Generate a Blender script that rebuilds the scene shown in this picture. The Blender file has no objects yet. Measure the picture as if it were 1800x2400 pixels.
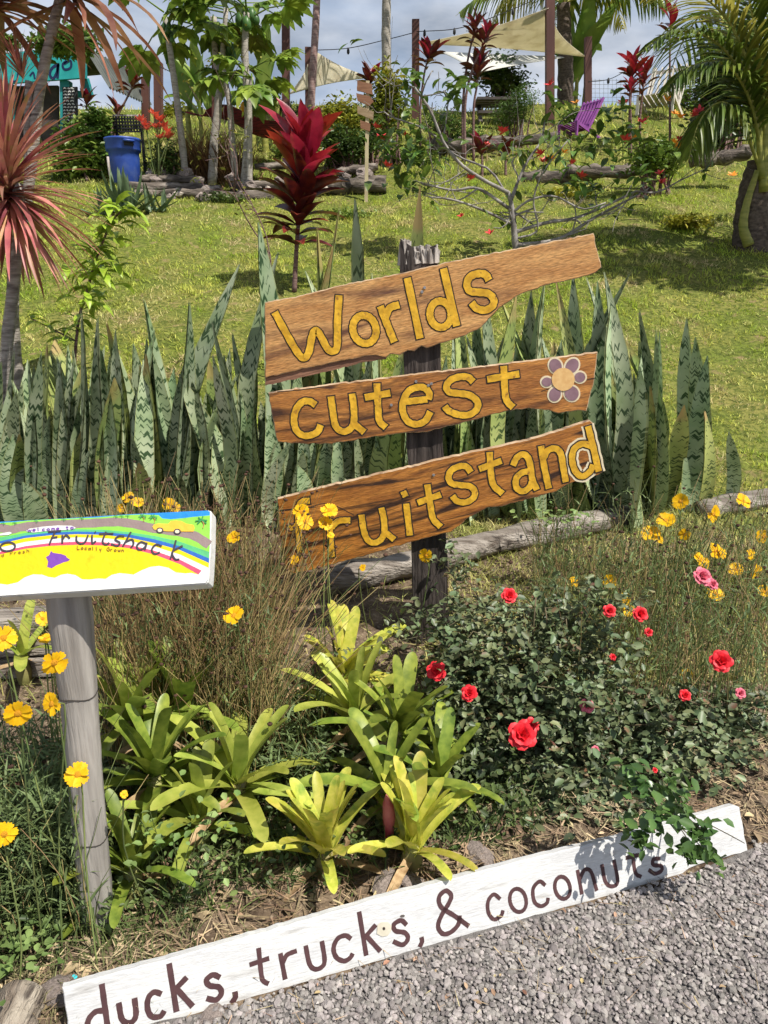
import bpy, bmesh, math, random
import numpy as np
from mathutils import Vector, Matrix, noise as mnoise
R = math.radians
rng = np.random.default_rng(7)
rnd = random.Random(11)
SC = bpy.context.scene
COL = SC.collection

# ---------------------------------------------------------------- camera
F = 1733.0                       # focal length in pixels of the 1800x2400 photograph
PITCH = R(17.0)
CAM = np.array([0.0, 0.0, 1.55])
cd = bpy.data.cameras.new('camera'); cam = bpy.data.objects.new('camera', cd); COL.objects.link(cam)
cam.location = CAM; cam.rotation_euler = (R(90) - PITCH, 0, 0)
cd.sensor_fit = 'VERTICAL'; cd.sensor_height = 24.0; cd.lens = 24.0 * F / 2400.0
cd.clip_start = 0.05; cd.clip_end = 2000
SC.camera = cam

# ---------------------------------------------------------------- sky and sun
SUN_DIR = Vector((0.45, -0.35, 0.90)).normalized()       # towards the sun
sd = bpy.data.lights.new('sun', 'SUN'); sd.energy = 5.0; sd.angle = R(0.5); sd.color = (1.0, 0.95, 0.86)
sun = bpy.data.objects.new('sun', sd); COL.objects.link(sun)
sun.rotation_euler = SUN_DIR.to_track_quat('Z', 'Y').to_euler()
world = bpy.data.worlds.new('World'); SC.world = world; world.use_nodes = True
wn, wl = world.node_tree.nodes, world.node_tree.links
wn.clear()
sky = wn.new('ShaderNodeTexSky'); sky.sky_type = 'NISHITA'; sky.sun_disc = False
sky.sun_elevation = math.asin(SUN_DIR.z); sky.sun_rotation = math.atan2(SUN_DIR.x, SUN_DIR.y)
sky.altitude = 200; sky.air_density = 1.0; sky.dust_density = 0.6; sky.ozone_density = 1.6
tc = wn.new('ShaderNodeTexCoord'); mp = wn.new('ShaderNodeMapping'); mp.inputs['Scale'].default_value = (1.3, 1.3, 3.6)
mp.inputs['Location'].default_value = (0.35, 0.2, 0.3)
nz = wn.new('ShaderNodeTexNoise'); nz.inputs['Scale'].default_value = 2.1; nz.inputs['Detail'].default_value = 7; nz.inputs['Roughness'].default_value = 0.55
rp = wn.new('ShaderNodeValToRGB'); rp.color_ramp.elements[0].position = 0.34; rp.color_ramp.elements[1].position = 0.60
nz2 = wn.new('ShaderNodeTexNoise'); nz2.inputs['Scale'].default_value = 3.7; nz2.inputs['Detail'].default_value = 5
rp2 = wn.new('ShaderNodeValToRGB'); rp2.color_ramp.elements[0].position = 0.35; rp2.color_ramp.elements[1].position = 0.65
rp2.color_ramp.elements[0].color = (6.8, 8.5, 11.4, 1); rp2.color_ramp.elements[1].color = (12.6, 13.0, 13.8, 1)
mx = wn.new('ShaderNodeMix'); mx.data_type = 'RGBA'
bg = wn.new('ShaderNodeBackground'); bg.inputs['Strength'].default_value = 0.052
wo = wn.new('ShaderNodeOutputWorld')
wl.new(tc.outputs['Generated'], mp.inputs['Vector']); wl.new(mp.outputs[0], nz.inputs['Vector']); wl.new(mp.outputs[0], nz2.inputs['Vector'])
sz = wn.new('ShaderNodeSeparateXYZ'); wl.new(tc.outputs['Generated'], sz.inputs[0])
hz_ = wn.new('ShaderNodeMapRange'); hz_.inputs[1].default_value = 0.0; hz_.inputs[2].default_value = 1.0; hz_.inputs[3].default_value = 0.12; hz_.inputs[4].default_value = -0.07; wl.new(sz.outputs[2], hz_.inputs[0])   # cloud banks close up towards the horizon
ca = wn.new('ShaderNodeMath'); ca.operation = 'ADD'; wl.new(nz.outputs['Fac'], ca.inputs[0]); wl.new(hz_.outputs[0], ca.inputs[1])
wl.new(ca.outputs[0], rp.inputs[0]); wl.new(nz2.outputs['Fac'], rp2.inputs[0])
wl.new(rp.outputs[0], mx.inputs[0]); wl.new(sky.outputs[0], mx.inputs[6]); wl.new(rp2.outputs[0], mx.inputs[7])
wl.new(mx.outputs[2], bg.inputs['Color']); wl.new(bg.outputs[0], wo.inputs['Surface'])
vs = SC.view_settings; vs.view_transform = 'Standard'; vs.look = 'None'; vs.gamma = 1.0; vs.use_curve_mapping = False
vs.exposure = 0.33
SC.render.engine = 'CYCLES'
SC.cycles.max_bounces = 4; SC.cycles.diffuse_bounces = 3; SC.cycles.glossy_bounces = 2; SC.cycles.transmission_bounces = 3; SC.cycles.transparent_max_bounces = 4; SC.cycles.use_adaptive_sampling = True
SC.cycles.use_denoising = True; SC.cycles.adaptive_threshold = 0.03

# ---------------------------------------------------------------- picture <-> place
FWD = np.array([0, math.cos(PITCH), -math.sin(PITCH)]); UPV = np.array([0, math.sin(PITCH), math.cos(PITCH)]); RGT = np.array([1.0, 0, 0])
def ray(px, py): return FWD + (px - 900) / F * RGT - (py - 1200) / F * UPV
def at(px, py, D):
    d = ray(px, py); return CAM + d * (D / d[1])
def depth(p): return float(np.dot(np.asarray(p) - CAM, FWD))
def mpp(p): return depth(p) / F                       # metres per photograph pixel
PROF = [(-5, 0), (1.5, 0), (1.9, .02), (2.77, .13), (3.8, .30), (4.3, .42), (5, .64), (12, 2.86), (16, 4.3), (19, 5.42), (20.5, 5.75), (27, 5.6), (60, 1.0), (400, -12), (900, -14)]
PX = np.array([p[0] for p in PROF], float); PZ = np.array([p[1] for p in PROF], float)
BL = np.array([-0.668, 1.185]); BS = 0.323             # line of the white board on the gravel: y = BL.y + (x-BL.x)*BS
def sline(x, y): return y - (BL[1] + (x - BL[0]) * BS)
def gz(x, y):
    x = np.asarray(x, float); y = np.asarray(y, float)
    z = np.interp(y, PX, PZ)
    far = np.clip((y - 3.0) / 3.0, 0, 1)
    z = z + far * (0.06 * np.sin(x * 0.9 + y * 0.5) + 0.035 * np.sin(x * 2.1 - y * 1.3 + 1.0))
    s = sline(x, y); bed = np.clip(s / 0.12, 0, 1)
    z = z + bed * (0.035 + 0.012 * np.sin(x * 9 + 2) * np.sin(y * 11) + 0.007 * np.sin(x * 23 + y * 17))
    return z
TT = np.concatenate([np.arange(.8, 6, .004), np.arange(6, 40, .02)])
def on_ground(px, py):
    d = ray(px, py); p = CAM + d * TT[:, None]; k = int(np.argmax(p[:, 2] <= gz(p[:, 0], p[:, 1])))
    f0, f1 = TT[max(0, k - 1)], TT[k]
    for _ in range(12):
        m_ = (f0 + f1) / 2; q = CAM + d * m_
        if q[2] <= gz(q[0], q[1]): f1 = m_
        else: f0 = m_
    return CAM + d * f1
def ground_at(px, D):
    """ground point at distance D in the column of pixel px"""
    x = (px - 900) / F * D
    for _ in range(6):
        z = float(gz(x, D)); x = (px - 900) / F * depth((x, D, z))
    return np.array([x, D, float(gz(x, D))])

# ---------------------------------------------------------------- materials
MATS = {}
def mat(name, c1, c2=None, scale=6.0, rough=0.6, bump=0.0, trans=0.0, tint=0.0, stretch=(1, 1, 1), spec=0.35, lo=0.35, hi=0.65,
        detail=5, coat=0.0, c3=None, c3scale=2.0, c3lo=0.55, c3hi=0.7, distort=0.0, metal=0.0, uvpat=None, bscale=None, hue=0.0, tipc=None, speck=0.0):
    m = bpy.data.materials.new(name); m.use_nodes = True; n, l = m.node_tree.nodes, m.node_tree.links
    n.clear(); out = n.new('ShaderNodeOutputMaterial'); b = n.new('ShaderNodeBsdfPrincipled')
    c2 = c2 or c1
    tcn = n.new('ShaderNodeTexCoord'); mpn = n.new('ShaderNodeMapping'); mpn.inputs['Scale'].default_value = stretch
    l.new(tcn.outputs['Object'], mpn.inputs['Vector'])
    oi = n.new('ShaderNodeObjectInfo'); 
    if tint:
        cmb = n.new('ShaderNodeVectorMath'); cmb.operation = 'SCALE'; cmb.inputs[0].default_value = (7.3, 3.1, 5.7)
        l.new(oi.outputs['Random'], cmb.inputs['Scale']); l.new(cmb.outputs[0], mpn.inputs['Location'])
    nt = n.new('ShaderNodeTexNoise'); nt.inputs['Scale'].default_value = scale; nt.inputs['Detail'].default_value = detail; nt.inputs['Distortion'].default_value = distort
    l.new(mpn.outputs[0], nt.inputs['Vector'])
    mr = n.new('ShaderNodeMapRange'); mr.inputs[1].default_value = lo; mr.inputs[2].default_value = hi; l.new(nt.outputs['Fac'], mr.inputs[0])
    mix = n.new('ShaderNodeMix'); mix.data_type = 'RGBA'; mix.inputs[6].default_value = (*c1, 1); mix.inputs[7].default_value = (*c2, 1)
    l.new(mr.outputs[0], mix.inputs[0]); col = mix.outputs[2]
    if c3 is not None:
        n3 = n.new('ShaderNodeTexNoise'); n3.inputs['Scale'].default_value = c3scale; n3.inputs['Detail'].default_value = 6; n3.inputs['Distortion'].default_value = distort * 1.5
        l.new(mpn.outputs[0], n3.inputs['Vector'])
        m3 = n.new('ShaderNodeMapRange'); m3.inputs[1].default_value = c3lo; m3.inputs[2].default_value = c3hi; l.new(n3.outputs['Fac'], m3.inputs[0])
        x3 = n.new('ShaderNodeMix'); x3.data_type = 'RGBA'; l.new(m3.outputs[0], x3.inputs[0]); l.new(col, x3.inputs[6]); x3.inputs[7].default_value = (*c3, 1); col = x3.outputs[2]
    if uvpat:                                           # dark cross bands along a leaf: (colour, bands, amount)
        uc, nb, amt = uvpat
        sx = n.new('ShaderNodeSeparateXYZ'); l.new(tcn.outputs['UV'], sx.inputs[0])
        a = n.new('ShaderNodeMath'); a.operation = 'SUBTRACT'; l.new(sx.outputs[0], a.inputs[0]); a.inputs[1].default_value = 0.5
        ab = n.new('ShaderNodeMath'); ab.operation = 'PINGPONG'; l.new(sx.outputs[0], ab.inputs[0]); ab.inputs[1].default_value = 0.17
        y2 = n.new('ShaderNodeMath'); y2.operation = 'MULTIPLY_ADD'; l.new(ab.outputs[0], y2.inputs[0]); y2.inputs[1].default_value = 0.09; l.new(sx.outputs[1], y2.inputs[2])
        cx = n.new('ShaderNodeCombineXYZ'); 
        mu = n.new('ShaderNodeMath'); mu.operation = 'MULTIPLY'; l.new(sx.outputs[0], mu.inputs[0]); mu.inputs[1].default_value = 2.0; l.new(mu.outputs[0], cx.inputs[0])
        mv = n.new('ShaderNodeMath'); mv.operation = 'MULTIPLY'; l.new(y2.outputs[0], mv.inputs[0]); mv.inputs[1].default_value = nb; l.new(mv.outputs[0], cx.inputs[1])
        mo = n.new('ShaderNodeMath'); mo.operation = 'MULTIPLY'; l.new(oi.outputs['Random'], mo.inputs[0]); mo.inputs[1].default_value = 91.0; l.new(mo.outputs[0], cx.inputs[2])
        np_ = n.new('ShaderNodeTexNoise'); np_.inputs['Scale'].default_value = 1.0; np_.inputs['Detail'].default_value = 2.5; l.new(cx.outputs[0], np_.inputs['Vector'])
        mpr = n.new('ShaderNodeMapRange'); mpr.inputs[1].default_value = amt; mpr.inputs[2].default_value = amt + 0.05; l.new(np_.outputs['Fac'], mpr.inputs[0])
        xp = n.new('ShaderNodeMix'); xp.data_type = 'RGBA'; l.new(mpr.outputs[0], xp.inputs[0]); l.new(col, xp.inputs[6]); xp.inputs[7].default_value = (*uc, 1); col = xp.outputs[2]
        eg = n.new('ShaderNodeMath'); eg.operation = 'ABSOLUTE'; l.new(a.outputs[0], eg.inputs[0])
        er = n.new('ShaderNodeMapRange'); er.inputs[1].default_value = 0.44; er.inputs[2].default_value = 0.5; l.new(eg.outputs[0], er.inputs[0])
        em = n.new('ShaderNodeMath'); em.operation = 'MULTIPLY'; l.new(er.outputs[0], em.inputs[0]); em.inputs[1].default_value = 0.55
        xe = n.new('ShaderNodeMix'); xe.data_type = 'RGBA'; l.new(em.outputs[0], xe.inputs[0]); l.new(col, xe.inputs[6]); xe.inputs[7].default_value = (0.40, 0.40, 0.13, 1); col = xe.outputs[2]
    if tipc is not None:                                # withered ends: (colour, where along the leaf it starts)
        st_ = n.new('ShaderNodeSeparateXYZ'); l.new(tcn.outputs['UV'], st_.inputs[0])
        tn = n.new('ShaderNodeTexNoise'); tn.inputs['Scale'].default_value = 9; l.new(mpn.outputs[0], tn.inputs['Vector'])
        ta = n.new('ShaderNodeMath'); ta.operation = 'MULTIPLY_ADD'; l.new(tn.outputs['Fac'], ta.inputs[0]); ta.inputs[1].default_value = .22; l.new(st_.outputs[1], ta.inputs[2])
        tm = n.new('ShaderNodeMapRange'); tm.inputs[1].default_value = tipc[1]; tm.inputs[2].default_value = tipc[1] + .05; l.new(ta.outputs[0], tm.inputs[0])
        tx = n.new('ShaderNodeMix'); tx.data_type = 'RGBA'; l.new(tm.outputs[0], tx.inputs[0]); l.new(col, tx.inputs[6]); tx.inputs[7].default_value = (*tipc[0], 1); col = tx.outputs[2]
    if tint:
        at_ = n.new('ShaderNodeAttribute'); at_.attribute_name = 'tint'
        ad = n.new('ShaderNodeMath'); ad.operation = 'ADD'; l.new(at_.outputs['Fac'], ad.inputs[0]); l.new(oi.outputs['Random'], ad.inputs[1])
        fr = n.new('ShaderNodeMath'); fr.operation = 'FRACT'; l.new(ad.outputs[0], fr.inputs[0])
        hv = n.new('ShaderNodeHueSaturation'); l.new(col, hv.inputs['Color'])
        mv2 = n.new('ShaderNodeMapRange'); mv2.inputs[3].default_value = 1 - tint; mv2.inputs[4].default_value = 1 + tint; l.new(fr.outputs[0], mv2.inputs[0]); l.new(mv2.outputs[0], hv.inputs['Value'])
        if hue:
            f2 = n.new('ShaderNodeMath'); f2.operation = 'MULTIPLY'; l.new(fr.outputs[0], f2.inputs[0]); f2.inputs[1].default_value = 7.31
            f3 = n.new('ShaderNodeMath'); f3.operation = 'FRACT'; l.new(f2.outputs[0], f3.inputs[0])
            mh = n.new('ShaderNodeMapRange'); mh.inputs[3].default_value = 0.5 - hue; mh.inputs[4].default_value = 0.5 + hue; l.new(f3.outputs[0], mh.inputs[0]); l.new(mh.outputs[0], hv.inputs['Hue'])
        col = hv.outputs[0]
    if speck:                                           # fine grain of the surface itself
        fs = n.new('ShaderNodeTexNoise'); fs.inputs['Scale'].default_value = 38; fs.inputs['Detail'].default_value = 5; l.new(mpn.outputs[0], fs.inputs['Vector'])
        fm = n.new('ShaderNodeMapRange'); fm.inputs[1].default_value = .3; fm.inputs[2].default_value = .7; fm.inputs[3].default_value = 1 - speck; fm.inputs[4].default_value = 1 + speck; l.new(fs.outputs['Fac'], fm.inputs[0])
        fh = n.new('ShaderNodeHueSaturation'); l.new(col, fh.inputs['Color']); l.new(fm.outputs[0], fh.inputs['Value']); col = fh.outputs[0]
    l.new(col, b.inputs['Base Color'])
    b.inputs['Roughness'].default_value = rough; b.inputs['Specular IOR Level'].default_value = spec; b.inputs['Metallic'].default_value = metal
    if coat: b.inputs['Coat Weight'].default_value = coat; b.inputs['Coat Roughness'].default_value = 0.25
    if bump:
        bn = n.new('ShaderNodeTexNoise'); bn.inputs['Scale'].default_value = bscale or scale * 3; bn.inputs['Detail'].default_value = 4; l.new(mpn.outputs[0], bn.inputs['Vector'])
        bu = n.new('ShaderNodeBump'); bu.inputs['Strength'].default_value = bump; bu.inputs['Distance'].default_value = 0.02; l.new(bn.outputs['Fac'], bu.inputs['Height']); l.new(bu.outputs[0], b.inputs['Normal'])
    sh = b.outputs[0]
    if trans:
        tr = n.new('ShaderNodeBsdfTranslucent'); l.new(col, tr.inputs['Color']); ms = n.new('ShaderNodeMixShader'); ms.inputs[0].default_value = trans
        l.new(b.outputs[0], ms.inputs[1]); l.new(tr.outputs[0], ms.inputs[2]); sh = ms.outputs[0]
    l.new(sh, out.inputs['Surface']); MATS[name] = m; return m

# ---------------------------------------------------------------- mesh and object helpers
WM = {}
def link(o, parent=None, world=None):
    COL.objects.link(o); w = world if world is not None else Matrix.Identity(4)
    if parent is not None:
        o.parent = parent; o.matrix_parent_inverse = WM[parent.name].inverted()
    o.matrix_basis = w; WM[o.name] = w
    return o
def tag(o, label, cat, group=None):
    o['label'] = label; o['category'] = cat
    if group: o['group'] = group
    return o
def thing(name, label, cat, loc, group=None):
    o = bpy.data.objects.new(name, None); o.empty_display_size = 0.1
    link(o, None, Matrix.Translation(Vector([float(v) for v in loc]))); return tag(o, label, cat, group)
def struct(o, kind='structure'): o['kind'] = kind; return o
def inst(name, me, world, parent=None): return link(bpy.data.objects.new(name, me), parent, world)

class MB:
    """collects vertices and faces, then becomes ONE mesh object"""
    def __init__(s): s.V = []; s.Q = []; s.T = []; s.U = []; s.N = []; s.n = 0; s.G = []
    def add(s, V, Q=None, T=None, uv=None, tint=None, G=None):
        V = np.asarray(V, float).reshape(-1, 3); k = len(V); s.V.append(V)
        if Q is not None and len(Q): s.Q.append(np.asarray(Q, int).reshape(-1, 4) + s.n)
        if T is not None and len(T): s.T.append(np.asarray(T, int).reshape(-1, 3) + s.n)
        if G is not None: s.G += [[i + s.n for i in g] for g in G]
        s.U.append(np.zeros((k, 2)) if uv is None else np.asarray(uv, float)); s.N.append(np.full(k, rnd.random()) if tint is None else np.broadcast_to(np.asarray(tint, float), (k,)))
        s.n += k; return s
    def mesh(s, name, m, smooth=True):
        me = bpy.data.meshes.new(name); V = np.concatenate(s.V)
        Q = np.concatenate(s.Q) if s.Q else np.zeros((0, 4), int); T = np.concatenate(s.T) if s.T else np.zeros((0, 3), int)
        me.vertices.add(len(V)); me.vertices.foreach_set('co', V.astype(np.float32).ravel())
        gl = [i for g in s.G for i in g]; gs = []; t = 4 * len(Q) + 3 * len(T)
        for g in s.G: gs.append(t); t += len(g)
        li = np.concatenate([Q.ravel(), T.ravel(), np.array(gl, int)]); me.loops.add(len(li)); me.loops.foreach_set('vertex_index', li.astype(np.int32))
        ls = np.concatenate([np.arange(len(Q)) * 4, 4 * len(Q) + np.arange(len(T)) * 3, np.array(gs, int)])
        me.polygons.add(len(ls)); me.polygons.foreach_set('loop_start', ls.astype(np.int32))
        me.polygons.foreach_set('use_smooth', np.full(len(ls), bool(smooth)))
        me.update(calc_edges=True)
        U = np.concatenate(s.U); uvl = me.uv_layers.new(name='UVMap'); uvl.data.foreach_set('uv', U[li].astype(np.float32).ravel())
        a = me.attributes.new('tint', 'FLOAT', 'POINT'); a.data.foreach_set('value', np.concatenate(s.N).astype(np.float32))
        me.materials.append(m); me.validate(); return me
    def build(s, name, m, parent=None, smooth=True): return link(bpy.data.objects.new(name, s.mesh(name, m, smooth)), parent)

def unit(v): v = np.asarray(v, float); return v / max(1e-9, np.linalg.norm(v))
def spline(pts, n):
    """Catmull-Rom through pts, n samples"""
    P = np.asarray(pts, float)
    if len(P) == 2: return P[0] + (P[1] - P[0]) * np.linspace(0, 1, n)[:, None]
    E = np.vstack([2 * P[0] - P[1], P, 2 * P[-1] - P[-2]]); t = np.linspace(0, len(P) - 1 - 1e-6, n); i = t.astype(int); f = (t - i)[:, None]
    a, b, c, d = E[i], E[i + 1], E[i + 2], E[i + 3]
    return 0.5 * (2 * b + (c - a) * f + (2 * a - 5 * b + 4 * c - d) * f**2 + (3 * b - a - 3 * c + d) * f**3)
def tube(mb, path, rad, sides=6, tint=None, cap=True):
    P = np.asarray(path, float); n = len(P); rad = np.broadcast_to(np.asarray(rad, float), (n,))
    T = np.gradient(P, axis=0); T /= np.maximum(1e-9, np.linalg.norm(T, axis=1))[:, None]
    ref = np.array([0, 0, 1.0]) if abs(T[:, 2]).mean() < 0.8 else np.array([0, 1.0, 0])
    A = np.cross(T, ref); A /= np.maximum(1e-9, np.linalg.norm(A, axis=1))[:, None]; B = np.cross(T, A)
    th = np.arange(sides) * 2 * math.pi / sides
    V = P[:, None] + rad[:, None, None] * (np.cos(th)[None, :, None] * A[:, None] + np.sin(th)[None, :, None] * B[:, None])
    i = np.arange(n - 1)[:, None] * sides; j = np.arange(sides)[None]; j2 = (j + 1) % sides
    Q = np.stack([i + j, i + j2, i + sides + j2, i + sides + j], -1).reshape(-1, 4)
    uv = np.stack([np.tile(np.arange(sides) / sides, n), np.repeat(np.linspace(0, 1, n), sides)], 1)
    mb.add(V.reshape(-1, 3), Q, uv=uv, tint=tint, G=[list(range(sides))[::-1], [(n - 1) * sides + k for k in range(sides)]] if cap else None)
def ribbon(mb, path, side, width, fold=0.0, nrm=None, tint=None, curl=None):
    """leaf: three vertices across (edges lifted by fold*width along nrm)"""
    P = np.asarray(path, float); n = len(P); side = np.broadcast_to(np.asarray(side, float), (n, 3)); w = np.broadcast_to(np.asarray(width, float), (n,))[:, None] / 2
    T = np.gradient(P, axis=0); T /= np.maximum(1e-9, np.linalg.norm(T, axis=1))[:, None]
    S = side - T * (side * T).sum(1)[:, None]; S /= np.maximum(1e-9, np.linalg.norm(S, axis=1))[:, None]
    N = np.cross(S, T) if nrm is None else np.broadcast_to(nrm, (n, 3))
    L = P - S * w + N * w * fold; Rr = P + S * w + N * w * fold
    V = np.stack([L, P, Rr], 1).reshape(-1, 3); i = np.arange(n - 1) * 3
    Q = np.concatenate([np.stack([i, i + 1, i + 4, i + 3], 1), np.stack([i + 1, i + 2, i + 5, i + 4], 1)])
    t = np.linspace(0, 1, n); uv = np.stack([np.tile([0, .5, 1.], n), np.repeat(t, 3)], 1)
    mb.add(V, Q, uv=uv, tint=tint)
def blades(mb, P, az, L, W, lean, bend, seg=2, tint=None):
    """many thin grass-like ribbons at once; lean = angle from vertical at the base, bend = added by the tip"""
    n = len(P); P = np.asarray(P, float); L, W, lean, bend = [np.broadcast_to(np.asarray(a, float), (n,)) for a in (L, W, lean, bend)]
    d = np.stack([np.cos(az), np.sin(az), np.zeros(n)], 1); s = np.stack([-np.sin(az), np.cos(az), np.zeros(n)], 1)
    fa = az + rng.uniform(-1.2, 1.2, n); s = np.stack([-np.sin(fa), np.cos(fa), np.zeros(n)], 1)
    pts = [P]; 
    for k in range(seg):
        a = lean + bend * (k + 0.5) / seg
        pts.append(pts[-1] + (L / seg)[:, None] * (np.sin(a)[:, None] * d + np.cos(a)[:, None] * np.array([0, 0, 1.0])))
    rows = []
    for k in range(seg):
        w = (W * (1 - 0.75 * (k / seg) ** 1.5) / 2)[:, None]; rows += [pts[k] - s * w, pts[k] + s * w]
    rows.append(pts[seg]); m = 2 * seg + 1
    V = np.stack(rows, 1).reshape(-1, 3); b = np.arange(n) * m
    Q = np.concatenate([np.stack([b + 2 * k, b + 2 * k + 1, b + 2 * k + 3, b + 2 * k + 2], 1) for k in range(seg - 1)]) if seg > 1 else None
    T = np.stack([b + 2 * seg - 2, b + 2 * seg - 1, b + 2 * seg], 1)
    t = rng.random(n) if tint is None else np.broadcast_to(tint, (n,))
    mb.add(V, Q, T, tint=np.repeat(t, m))
def leaf_cloud(mb, P, size, ratio=0.5, droop=0.0, upness=0.5, tint=None, fold=0.25):
    """many oval leaves (two quads each, folded at the midrib) with random facing"""
    n = len(P); P = np.asarray(P, float); size = np.broadcast_to(np.asarray(size, float), (n,))[:, None]
    N = rng.normal(size=(n, 3)); N[:, 2] = np.abs(N[:, 2]) + upness * 2; N /= np.linalg.norm(N, axis=1)[:, None]
    D = rng.normal(size=(n, 3)); D[:, 2] -= droop * 2; D -= N * (D * N).sum(1)[:, None]; D /= np.linalg.norm(D, axis=1)[:, None]; S = np.cross(N, D)
    w = size * ratio / 2; up = N * w * fold
    V = np.stack([P, P + D * size * .33 - S * w + up, P + D * size * .7 - S * w * .8 + up, P + D * size - N * size * .12, P + D * size * .7 + S * w * .8 + up, P + D * size * .33 + S * w + up], 1).reshape(-1, 3)
    b = np.arange(n)[:, None] * 6; Q = np.concatenate([b + np.array([[0, 3, 2, 1]]), b + np.array([[0, 5, 4, 3]])])
    t = rng.random(n) if tint is None else np.broadcast_to(tint, (n,))
    mb.add(V, Q, tint=np.repeat(t, 6))
def box(mb, c, h, rot=None, tint=None):
    V = np.array([[x, y, z] for x in (-1, 1) for y in (-1, 1) for z in (-1, 1)], float) * np.asarray(h, float)
    if rot is not None: V = V @ np.asarray(rot.to_3x3()).T
    mb.add(V + np.asarray(c, float), [[0, 1, 3, 2], [4, 6, 7, 5], [0, 4, 5, 1], [2, 3, 7, 6], [0, 2, 6, 4], [1, 5, 7, 3]], tint=tint)
def bar(mb, a, b, w, t, tint=None, up=(0, 0, 1)):
    a = np.asarray(a, float); b = np.asarray(b, float); d = unit(b - a); s = np.cross(d, up); s = unit(s) if np.linalg.norm(s) > 1e-4 else np.array([1.0, 0, 0]); u = np.cross(s, d)
    V = [p + s * w / 2 * i + u * t / 2 * j for p in (a, b) for i, j in ((-1, -1), (1, -1), (1, 1), (-1, 1))]
    mb.add(V, [[0, 1, 2, 3], [7, 6, 5, 4], [0, 4, 5, 1], [1, 5, 6, 2], [2, 6, 7, 3], [3, 7, 4, 0]], tint=tint)
def rock_mesh(name, m, seed, sub=2, rough=0.3, flat=1.0):
    bm = bmesh.new(); bmesh.ops.create_icosphere(bm, subdivisions=sub, radius=1.0)
    for v in bm.verts:
        k = 1 + rough * mnoise.noise(v.co * 1.1 + Vector((seed * 7.7, seed, 3))) * 1.6 + rough * .5 * mnoise.noise(v.co * 3.3 + Vector((seed, 9, seed)))
        v.co = v.co * k; v.co.z *= flat
    me = bpy.data.meshes.new(name); bm.to_mesh(me); bm.free(); me.materials.append(m); return me
def roughen(poly, step, amp, seed=0, closed=True):
    """resample an outline and make it slightly uneven"""
    out = []; n = len(poly); rr = random.Random(seed)
    for i in range(n if closed else n - 1):
        a = np.array(poly[i], float); b = np.array(poly[(i + 1) % n], float); k = max(1, int(np.linalg.norm(b - a) / step))
        for j in range(k):
            p = a + (b - a) * j / k; out.append(p + np.array([rr.gauss(0, amp), rr.gauss(0, amp)]) * (1.0 if j else 0.3))
    return out
class Plane:
    """a flat face in the place: origin, horizontal grain axis u, normal n (towards the viewer), w = up in the face"""
    def __init__(s, o, u, n): s.o = np.asarray(o, float); s.n = unit(n); u = np.asarray(u, float); s.u = unit(u - s.n * np.dot(u, s.n)); s.w = np.cross(s.n, s.u); s.w = s.w if s.w[2] > 0 else -s.w
    def uv(s, px, py, off=0.0):
        d = ray(px, py); t = np.dot(s.o + s.n * off - CAM, s.n) / np.dot(d, s.n); q = CAM + d * t - s.o; return np.array([np.dot(q, s.u), np.dot(q, s.w)])
    def mat(s): return Matrix(((s.u[0], s.w[0], s.n[0], s.o[0]), (s.u[1], s.w[1], s.n[1], s.o[1]), (s.u[2], s.w[2], s.n[2], s.o[2]), (0, 0, 0, 1)))
def slab(name, poly, z0, z1, m, parent, pl, bevel=0.0, rim=None):
    """extruded outline, given in the plane's own (u, w) metres, from depth z0 to z1 along its normal"""
    bm = bmesh.new(); vs_ = [bm.verts.new((p[0], p[1], z1)) for p in poly]; f = bm.faces.new(vs_)
    f.normal_update()
    if f.normal.z < 0: f.normal_flip()
    if z1 - z0 > 1e-5:
        r = bmesh.ops.extrude_face_region(bm, geom=[f]); bmesh.ops.translate(bm, verts=[v for v in r['geom'] if isinstance(v, bmesh.types.BMVert)], vec=(0, 0, z0 - z1))
        bmesh.ops.recalc_face_normals(bm, faces=bm.faces)
    if bevel: bmesh.ops.bevel(bm, geom=[e for e in bm.edges if abs(e.verts[0].co.z - e.verts[1].co.z) < 1e-6], offset=bevel, segments=1, affect='EDGES')
    bmesh.ops.triangulate(bm, faces=[q for q in bm.faces if len(q.verts) > 4])
    bm.normal_update()
    if rim is not None:
        for q in bm.faces: q.material_index = 1 if abs(q.normal.z) < .95 else 0
    me = bpy.data.meshes.new(name); bm.to_mesh(me); bm.free(); me.materials.append(m)
    if rim is not None: me.materials.append(rim)
    return link(bpy.data.objects.new(name, me), parent, pl.mat())
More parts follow.
